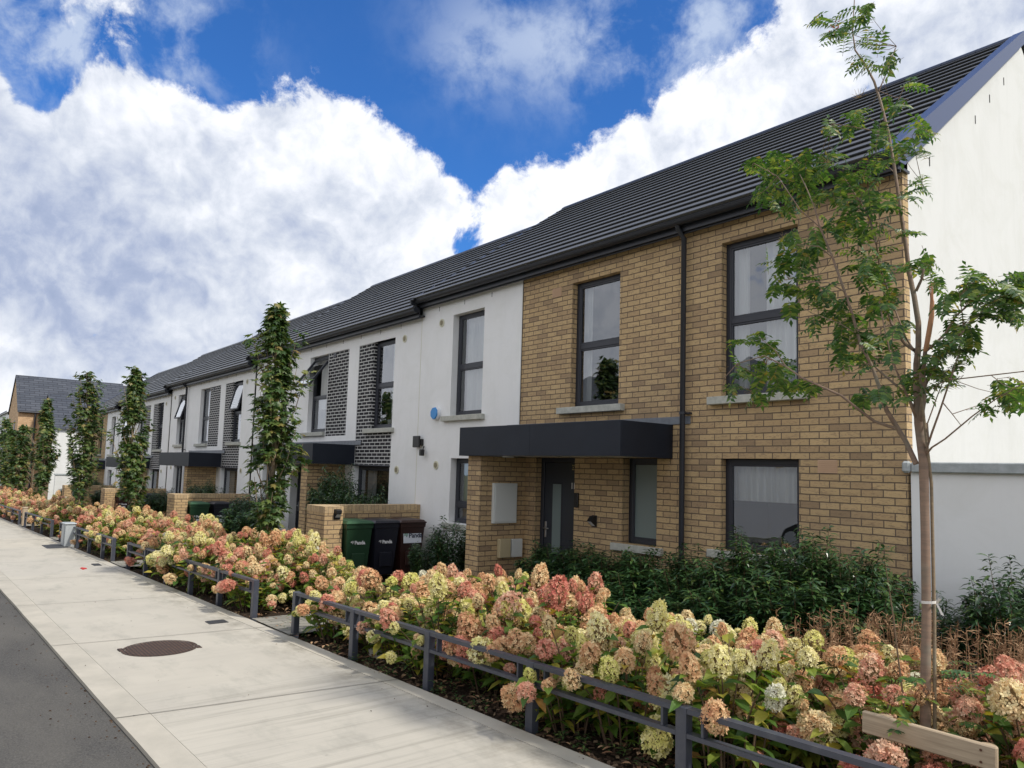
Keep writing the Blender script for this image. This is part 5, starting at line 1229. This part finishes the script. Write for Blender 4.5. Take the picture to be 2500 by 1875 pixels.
for (cx, cy) in ((600, 360), (320, 880), (340, 1030), (485, 600), (210, 1450), (90, 1370), (400, 610), (255, 1340)):
    c = a8(cx, cy, 3.95)
    for i in range(14):
        e = c+Vector((r.uniform(-1, 1), r.uniform(-1, 1), r.uniform(0, 1.2)))*.045; m.tube([c, c.lerp(e, .6)+rv(r)*.006, e], [.0012, .001, .0008], 3, caps=False)
part('seed_heads', m, 'seed_stalk', rw)
# cane tied to the trunk
cn = root('support_cane', (rb.x+.06, TY+.02, gz(rb.x, TY)), 'grey wooden cane tied along the right side of the rowan trunk', 'stake')
m = MB(); m.tube([Vector((rb.x+.036, TY+.02, gz(rb.x, TY))), at(2281, 1500, TY+.03), at(2274, 1180, TY+.03), a9(775, 1050, TY+.02-.08), a9(757, 770, TY-.05)], [.009, .009, .008, .007, .005], 8); part('cane', m, 'maple_bark', cn)
tie = root('cloth_tie', tuple(at(2262, 1468, TY)), 'white cloth strip knotted round the rowan trunk and cane', 'tie')
m = MB(); c = at(2266, 1470, TY); n_ = 16
for i in range(n_):
    t0, t1 = 2*PI*i/n_, 2*PI*(i+1)/n_; P = lambda t, z: (c.x+.004+.036*math.cos(t), c.y+.030*math.sin(t), c.z+z+.004*math.cos(t))
    m.quad(P(t0, -.006), P(t1, -.006), P(t1, .008), P(t0, .008), sm=True)
k_ = c+Vector((.045, -.01, 0))
for (u, v) in ((Vector((.02, -.012, .028)), 1), (Vector((.032, -.01, -.055)), 1), (Vector((.012, -.012, .018)), 1)):
    m.add([k_+Vector((-.004, 0, 0)), k_+Vector((.006, 0, 0)), k_+u+Vector((.008, 0, 0)), k_+u+Vector((-.008, 0, .004))], [(0, 1, 2, 3)])
part('strip', m, 'tie_white', tie)

# timber brace in front of the rowan
bl, brr = at(2108, 1733, 3.80), at(2434, 1826, 3.80)
gb = gz(-1.6, 3.8)
tb = root('tree_brace', ((bl.x+brr.x)/2, 3.85, gb), 'weathered timber brace of two round posts and a nailed board before the rowan', 'tree support')
ang = math.atan2(brr.z-bl.z, brr.x-bl.x)
L_ = (brr-bl).length
m = MB(); m.bbox(-L_/2, L_/2, -.016, .016, -.052, .052, .005)
for i, v in enumerate(m.v): m.v[i] = (v[0], v[1]+.004*math.sin(v[0]*5), v[2]+.003*math.sin(v[0]*9))
bd = bpy.data.objects.new('board', m.mesh('board', 'weathered_timber')); COL.objects.link(bd); bd.parent = tb
mid_ = (bl+brr)/2; bd.location = mid_-Vector(tb.location)+Vector((0, 0, -.052)); bd.rotation_euler = (0, -ang, 0)
m = MB()
for (u, v) in ((-.42, .028), (-.42, -.022), (.40, .028), (.40, -.024)):
    c = Vector((u*L_, -.0165, v)); m.tube([c, c+Vector((0, -.002, 0))], .006, 8)
nl = bpy.data.objects.new('nails', m.mesh('nails', 'nail_rust')); COL.objects.link(nl); nl.parent = bd
for xx in (bl.x+.085, brr.x-.055):
    m = MB(); m.tube([(xx, 3.855, gb-.1), (xx, 3.855, bl.z+(brr.z-bl.z)*((xx-bl.x)/(brr.x-bl.x))-.015)], .035, 16); part('post', m, 'round_timber', tb)

# ---- dry willowherb
def dry_variant(seed):
    r = random.Random(seed); m = MB()
    for i in range(16):
        a_ = r.uniform(0, 6.28); q = r.uniform(0, .22); b = Vector((q*math.cos(a_), q*math.sin(a_), 0)); t = b+Vector((r.uniform(-.10, .10), r.uniform(-.1, .1), r.uniform(.6, 1.0)))
        m.tube([b, b.lerp(t, .5)+rv(r)*.02, t], [.0035, .0028, .0015], 4, caps=False)
        for k in range(34):
            u = .30+.7*r.random(); p = b.lerp(t, u); d = Vector((r.uniform(-1, 1), r.uniform(-1, 1), r.uniform(-.3, 1.0)))
            leaf(m, p, d, rv(r), r.uniform(.03, .07), .006, r.uniform(-.9, .9), .4, ((0, .6), (.5, 1.), (1, 0)))
    return m.mesh('stalks', 'dry_stalk')
DV = [dry_variant(s) for s in (1, 2)]
def dry(x, y, s, label, grp):
    b = root('dry_willowherb', (x, y, gz(x, y)-.02), label, 'weed', grp, rz=hr.uniform(0, 6)); o = bpy.data.objects.new('stalks', DV[hr.randint(0, 1)]); COL.objects.link(o); o.parent = b; b.scale = (1, 1, s)
for (x, y, s) in tuple((-3.2+.19*i, 5.3+.5*((i*7)%5)/5, .80+.05*((i*3)%5)) for i in range(15))+((-3.0, 5.5, .78), (-2.7, 5.1, .75), (-2.4, 5.5, .9), (-2.0, 5.2, .8), (-1.9, 5.8, 1.0), (-1.5, 5.4, .85), (-1.3, 5.9, 1.05), (-.95, 5.5, .95), (-.6, 5.9, 1.0), (-2.2, 4.8, .68), (-1.6, 4.9, .72), (-1.0, 5.0, .8), (-2.9, 5.9, .85), (-2.5, 6.1, .9), (-1.7, 6.2, .95)):
    dry(x, y, s, 'dry brown willowherb stalks between the hydrangeas and the garden wall', 'dry willowherb at the right')
for (x, y, s) in ((-16.2, 4.6, .85), (-17.4, 4.2, .8), (-18.6, 4.7, .9), (-22.5, 4.4, .9), (-24.3, 4.6, .95), (-26.5, 4.9, 1.), (-30.5, 4.8, 1.), (-33, 4.5, 1.)):
    dry(x, y, s, 'dry brown stalks among the far hydrangeas', 'dry stalks in the far bed')
# thin sapling left of the rowan
sp_ = root('thin_sapling', tuple(Vector((-1.95, 4.05, gz(-1.95, 4.05)))), 'thin leaning sapling with a small green top, just left of the rowan trunk', 'tree')
m = MB(); P_ = [at(2222, 1870, 3.95), at(2205, 1700, 3.95), at(2192, 1600, 3.95), at(2180, 1500, 3.95), at(2168, 1420, 3.95), at(2160, 1370, 3.95)]; P_[0].z = gz(-1.95, 4)
m.tube(P_, [.006, .0055, .005, .004, .003, .002], 6); part('stem', m, 'stem_brown', sp_)
m = MB()
for i in range(46):
    p = P_[-1].lerp(P_[-2], r.uniform(-.5, 1.3))+rv(r)*.05; leaf(m, p, Vector((r.uniform(-1, 1), r.uniform(-1, 1), r.uniform(-.4, .6))), Vector((0, 0, 1)), r.uniform(.03, .05), r.uniform(.012, .02), .3, .3)
part('leaves', m, 'weed_leaf', sp_)

# ---- ground cover: bark chips, weeds
m = MB()
for i in range(7000):
    x = -9.6+9.8*math.sqrt(r.random()) if r.random() < .8 else r.uniform(-20, -9); y = yin(x)+.01+1.3*r.random()**1.4
    if in_path(x, -.02): continue
    s_ = r.uniform(.008, .026); z = gz(x, y)-.03+.035*mnoise.noise(Vector((x*2.3, y*2.3, 0)))*min(1, (y-yin(x))*6)+.012; a_ = r.uniform(0, 6.28); u = Vector((math.cos(a_), math.sin(a_), r.uniform(-.4, .4)))*s_; v = Vector((-math.sin(a_), math.cos(a_), r.uniform(-.4, .4)))*s_*r.uniform(.3, .6)
    c = Vector((x, y, z)); t = Vector((0, 0, .006))
    m.add([c-u-v, c+u-v*.6, c+u*.8+v, c-u*.7+v, c-u*.8-v+t, c+u-v*.5+t, c+u*.8+v+t, c-u*.7+v*.9+t], [(4, 5, 6, 7), (0, 1, 5, 4), (1, 2, 6, 5), (2, 3, 7, 6), (3, 0, 4, 7)])
tag(part('bark_mulch', m, 'bark_chip'), 'loose dark bark mulch on the soil behind the knee rail', 'mulch', kind='stuff')
m = MB()
for i in range(420):
    x = -8.+8.4*r.random() if r.random() < .75 else r.uniform(-22, -8); y = yin(x)+.02+.55*r.random()**1.3
    if in_path(x, 0) and r.random() < .8: continue
    c = Vector((x, y, gz(x, y)-.02)); hgt_ = r.uniform(.02, .10)
    for k in range(r.randint(4, 9)):
        a_ = r.uniform(0, 6.28); d = Vector((math.cos(a_), math.sin(a_), r.uniform(.1, .8))); leaf(m, c+Vector((0, 0, hgt_*r.random()))+d*.01, d, Vector((0, 0, 1)), r.uniform(.02, .05), r.uniform(.008, .018), .5, .3, ((0, .3), (.5, 1.), (1, 0)))
tag(part('weeds', m, 'weed_leaf'), 'small green weeds along the pavement edge of the bed', 'weeds', kind='stuff')
m = MB()
for i in range(900):     # fallen hydrangea leaves and petals
    x = -9+9.4*r.random(); y = yin(x)+.03+1.*r.random()
    d = Vector((r.uniform(-1, 1), r.uniform(-1, 1), .1)); leaf(m, Vector((x, y, gz(x, y)-.01+.03*r.random())), d, Vector((0, 0, 1)), r.uniform(.03, .07), r.uniform(.015, .035), .3, .3)
tag(part('fallen_leaves', m, 'dry_stalk'), 'brown fallen leaves under the hydrangeas', 'leaf litter', kind='stuff')
for (x, y) in ((-6.2, 3.75),):
    cs = root('concrete_ring', (x, y, gz(x, y)), 'pale round concrete chamber ring lying in the soil behind the knee rail', 'chamber ring'); z = gz(x, y)-.03
    m = MB()
    for i in range(32):
        t0, t1 = 2*PI*i/32, 2*PI*(i+1)/32
        for (ra, rb_, za, zb_) in ((.42, .42, 0, .05), (.42, .40, .05, .06), (.40, .28, .06, .06), (.28, .28, .06, .0)):
            P = lambda rr, t, zz_: (x+rr*math.cos(t), y+rr*.9*math.sin(t), z+zz_)
            m.quad(P(ra, t0, za), P(ra, t1, za), P(rb_, t1, zb_), P(rb_, t0, zb_))
    part('ring', m, 'smooth_concrete', cs); m = MB(); m.disc((x, y, z), .28, (0, 0, 1), .045, 32); part('cover', m, 'sill_stone', cs)

m = MB()
for i in range(260):
    x = -14+14*math.sqrt(r.random()); y = yk(x)-.01-.35*r.random()**2.2; s_ = r.uniform(.003, .008); a_ = r.uniform(0, 6.28); z = sz(x)-.027
    u = Vector((math.cos(a_), math.sin(a_), 0))*s_; v = Vector((-math.sin(a_), math.cos(a_), 0))*s_*.7; c = Vector((x, y, z)); t = Vector((0, 0, s_*.7))
    m.add([c-u-v, c+u-v, c+u+v, c-u+v, c-u*.6-v*.6+t, c+u*.6-v*.6+t, c+u*.6+v*.6+t, c-u*.6+v*.6+t], [(4, 5, 6, 7), (0, 1, 5, 4), (1, 2, 6, 5), (2, 3, 7, 6), (3, 0, 4, 7)])
tag(part('grit', m, 'bark_chip'), 'loose brown grit along the joint of road and kerb', 'grit', kind='stuff')
# ------------------------------------------------------------------ van parked across the road (seen as a reflection in the ground floor window)
vn = root('parked_van', (-11.6, -2.7, sz(-11.6)), 'white panel van parked across the road, seen only in the window reflection', 'van')
g_ = sz(-11.6)-.02
prof = [(-14.1, .35), (-14.1, .95), (-13.9, 1.15), (-13.2, 1.35), (-12.75, 1.98), (-12.4, 2.12), (-9.4, 2.12), (-9.25, 1.9), (-9.2, .35)]
m = MB(); y0, y1 = -3.6, -1.75
m.add([(x, y1, g_+z) for x, z in prof]+[(x, y0, g_+z) for x, z in prof], [tuple(range(9)), tuple(range(9, 18))[::-1]]+[(i, 9+i, 9+(i+1) % 9, (i+1) % 9) for i in range(9)]); part('body', m, 'van_white', vn)
m = MB(); m.add([(x, y1+.006, g_+z) for x, z in ((-13.15, 1.38), (-12.72, 1.92), (-12.05, 1.92), (-12.05, 1.38))], [(0, 1, 2, 3)]); part('side_window', m, 'van_glass', vn)
for xw in (-13.2, -10.1):
    m = MB(); m.tube([(xw, y1-.15, g_+.33), (xw, y1+.02, g_+.33)], .33, 20); w_ = part('wheel', m, 'rubber', vn); m = MB(); m.tube([(xw, y1+.021, g_+.33), (xw, y1+.03, g_+.33)], .2, 16); part('rim', m, 'galvanised', w_)
# houses opposite, out of view, mirrored in the glass
for i in range(3):
    x0 = 2-i*14.; oh = root('opposite_house', (x0-6, -13, sz(x0)), 'brick house across the road, seen only as a reflection' , 'house', 'houses across the road')
    m = MB(); m.box(x0-13.4, x0, -21, -13, -2.6, 3.0); part('brick_wall', m, 'buff_brick', oh)
    m = MB(); m.prism_x(x0-13.5, x0+.1, [(-21.2, 3.01), (-12.8, 3.01), (-17, 5.9)]); part('roof', m, 'concrete_tile', oh)
    for k in range(4):
        for z in (-1., 1.2): m = MB(); m.box(x0-2.2-k*3.2, x0-1.-k*3.2, -12.998, -12.96, z, z+1.5); part('window', m, 'anthracite', oh)

# ------------------------------------------------------------------ sky, sun, camera
SUN_AZ = (.93, .37); SUN_EL = math.radians(49)
sd = Vector((SUN_AZ[0]*math.cos(SUN_EL), SUN_AZ[1]*math.cos(SUN_EL), math.sin(SUN_EL))).normalized()
W = bpy.data.worlds.new('World'); SC.world = W; W.use_nodes = True; nt = W.node_tree; nt.nodes.clear(); T = NT(nt)
BL = [(650, 450, 250, .46), (320, 440, 250, .40), (860, 470, 160, .36), (60, 420, 190, .34), (230, 30, 110, .06), (350, 600, 280, .36), (760, 600, 240, .36), (60, 640, 220, .22), (120, 780, 150, .16), (500, 740, 200, .26), (560, 255, 55, .26), (750, 260, 95, .34), (420, 290, 50, .22), (280, 200, 100, .26), (590, 330, 80, .15),
      (1500, 350, 260, .46), (1280, 430, 170, .32), (1750, 250, 190, .34), (2050, 60, 280, .36), (1120, 440, 100, .20), (980, 640, 130, .26), (1850, 50, 150, .18),
      (620, 60, 220, -.36), (900, 190, 170, -.46), (1120, 270, 110, -.30), (1010, 530, 55, -.45), (228, 712, 50, -.85), (-650, 350, 420, .42), (-1500, 200, 500, .42), (1880, 185, 50, -.50), (235, 150, 70, -.52), (90, 165, 60, -.45), (420, 90, 110, -.25), (1470, 40, 130, -.34), (1640, 60, 90, -.16), (480, 170, 90, -.30), (1330, 190, 110, -.34), (1250, 60, 150, -.30), (1600, 40, 120, -.16), (20, 20, 60, -.35), (1030, 350, 50, -.25), (60, 200, 55, -.42), (490, 290, 32, -.30), (650, 290, 36, -.25), (120, 840, 80, -.1)]
GR = [(130, 500, 180, .38), (120, 640, 190, .45), (450, 650, 200, .48), (880, 650, 140, .50), (2050, 60, 260, .60), (640, 480, 110, .12), (1480, 400, 160, .26), (900, 370, 90, .10), (260, 40, 140, .35), (60, 130, 90, .45), (0, 420, 160, .35), (650, 600, 200, .16)]
WS = [(1060, 60, 130, .6), (1180, 110, 90, .5), (1330, 110, 110, .8), (1450, 60, 110, .8), (1600, 70, 130, .7), (1750, 110, 110, .5), (1020, 150, 60, .4), (330, 110, 120, .8), (200, 60, 130, 1.), (60, 110, 110, .8), (450, 60, 90, .5)]
def gaussians(T, vec, lst):
    acc = None
    for (x, y, r, w) in lst:
        d = sky_dir(x, y); dt = T.vm('DOT_PRODUCT', vec, tuple(d), out=1); rr = (r/1602.)**2*1.15
        e = T.m('EXPONENT', T.m('MULTIPLY_ADD', dt, 2./rr, -2./rr)); acc = T.m('MULTIPLY_ADD', e, w, acc if acc is not None else 0.)
    return acc
tc = T.n('ShaderNodeTexCoord').outputs['Generated']
warp = T.n('ShaderNodeTexNoise', {'Vector': tc, 'Scale': 7., 'Detail': 3., 'Roughness': .6}).outputs[1]
vw = T.n('ShaderNodeVectorMath', {0: T.vm('SUBTRACT', warp, (.5, .5, .5)), 1: (.055, .055, .055), 2: tc}, operation='MULTIPLY_ADD').outputs[0]
vw = T.vm('NORMALIZE', vw)
b0 = gaussians(T, vw, BL)
def fbm(v_, det): return T.n('ShaderNodeTexNoise', {'Vector': v_, 'Scale': 4.6, 'Detail': det, 'Roughness': .66, 'Lacunarity': 2.1}).outputs[0]
f1 = fbm(vw, 8.)
ld = Vector((.55, -.25, .8))*.034       # towards the light, across the picture
f2 = fbm(T.vm('ADD', vw, tuple(ld)), 4.)
D0 = T.m('ADD', T.m('MULTIPLY_ADD', T.m('SUBTRACT', f1, .5), 1.75, b0), -.10)
sep = T.n('ShaderNodeSeparateXYZ', {0: tc})
sky = T.n('ShaderNodeTexSky', sky_type='NISHITA', sun_disc=False, sun_elevation=SUN_EL, sun_rotation=math.atan2(SUN_AZ[0], SUN_AZ[1]), air_density=1., dust_density=.3, ozone_density=2.5, altitude=50.)
blue = T.mix(1., sky.outputs[0], (.42, .95, 1.62), 'MULTIPLY')
wide = T.mr(T.vm('DOT_PRODUCT', tc, tuple(sky_dir(1106, 500)), out=1), .30, .62, .42, 0., True)   # broken cloud over the rest of the sky
alpha = T.mr(T.m('ADD', D0, wide), -.03, .15, 0., 1., True)
alpha = T.m('MULTIPLY', alpha, T.mr(sep.outputs[2], -.02, .03, .0, 1.))
gray = gaussians(T, tc, GR)
lum = T.m('MULTIPLY_ADD', T.m('SUBTRACT', f1, f2), 2.3, 1.02)
lum = T.m('MULTIPLY_ADD', gray, -.62, lum); lum = T.m('SUBTRACT', lum, T.mr(D0, .45, 1.2, 0., .10))
lum = T.m('MINIMUM', T.m('MAXIMUM', lum, 0.), 1.)
ccol = T.ramp(lum, [(0., (2.9, 3.7, 5.6)), (.35, (4.3, 5.0, 6.8)), (.68, (7.2, 7.7, 8.7)), (1., (10.2, 10.4, 11.))])
hz = T.mr(sep.outputs[2], 0., .25, .5, 0., True)
blue = T.mix(hz, blue, (4.4, 5.8, 8.0))
wn_ = T.n('ShaderNodeTexNoise', {'Vector': T.n('ShaderNodeMapping', {0: vw, 3: (1., 1., 1.)}).outputs[0], 'Scale': 9., 'Detail': 7., 'Roughness': .62}).outputs[0]
wisp = T.m('MULTIPLY', gaussians(T, vw, WS), T.mr(wn_, .40, .66, 0., .85, True), clamp=True)
blue = T.mix(wisp, blue, (5.2, 6.2, 8.2))
allc = T.mix(alpha, blue, ccol)
bg = T.n('ShaderNodeBackground', {0: allc, 1: .095})
T.n('ShaderNodeOutputWorld', {0: bg.outputs[0]})
W.cycles.sampling_method = 'MANUAL'; W.cycles.sample_map_resolution = 512
sl = bpy.data.lights.new('sun', 'SUN'); sl.energy = 3.3; sl.angle = math.radians(3.); sl.color = (1., .94, .84)
so = bpy.data.objects.new('sun', sl); COL.objects.link(so); so.rotation_euler = sd.to_track_quat('Z', 'Y').to_euler()

cam = bpy.data.cameras.new('camera'); co = bpy.data.objects.new('camera', cam); COL.objects.link(co)
right, up_, back = Vector(_R[:, 0]), -Vector(_R[:, 1]), -Vector(_R[:, 2])
Mx = Matrix((right, up_, back)).transposed().to_4x4(); co.matrix_world = Mx
cam.sensor_width = 36.; cam.lens = _F/2500.*36.; cam.shift_x = -(_P[0]-1250)/2500.; cam.shift_y = (_P[1]-937.5)/2500.
cam.clip_start = .05; cam.clip_end = 3000
SC.camera = co
SC.render.engine = 'CYCLES'
SC.view_settings.view_transform = 'Standard'; SC.view_settings.look = 'None'; SC.view_settings.exposure = .10; SC.view_settings.gamma = 1.; SC.view_settings.use_curve_mapping = False
SC.cycles.max_bounces = 5; SC.cycles.diffuse_bounces = 3; SC.cycles.glossy_bounces = 3; SC.cycles.transparent_max_bounces = 8
SC.render.resolution_x = 1024; SC.render.resolution_y = 768
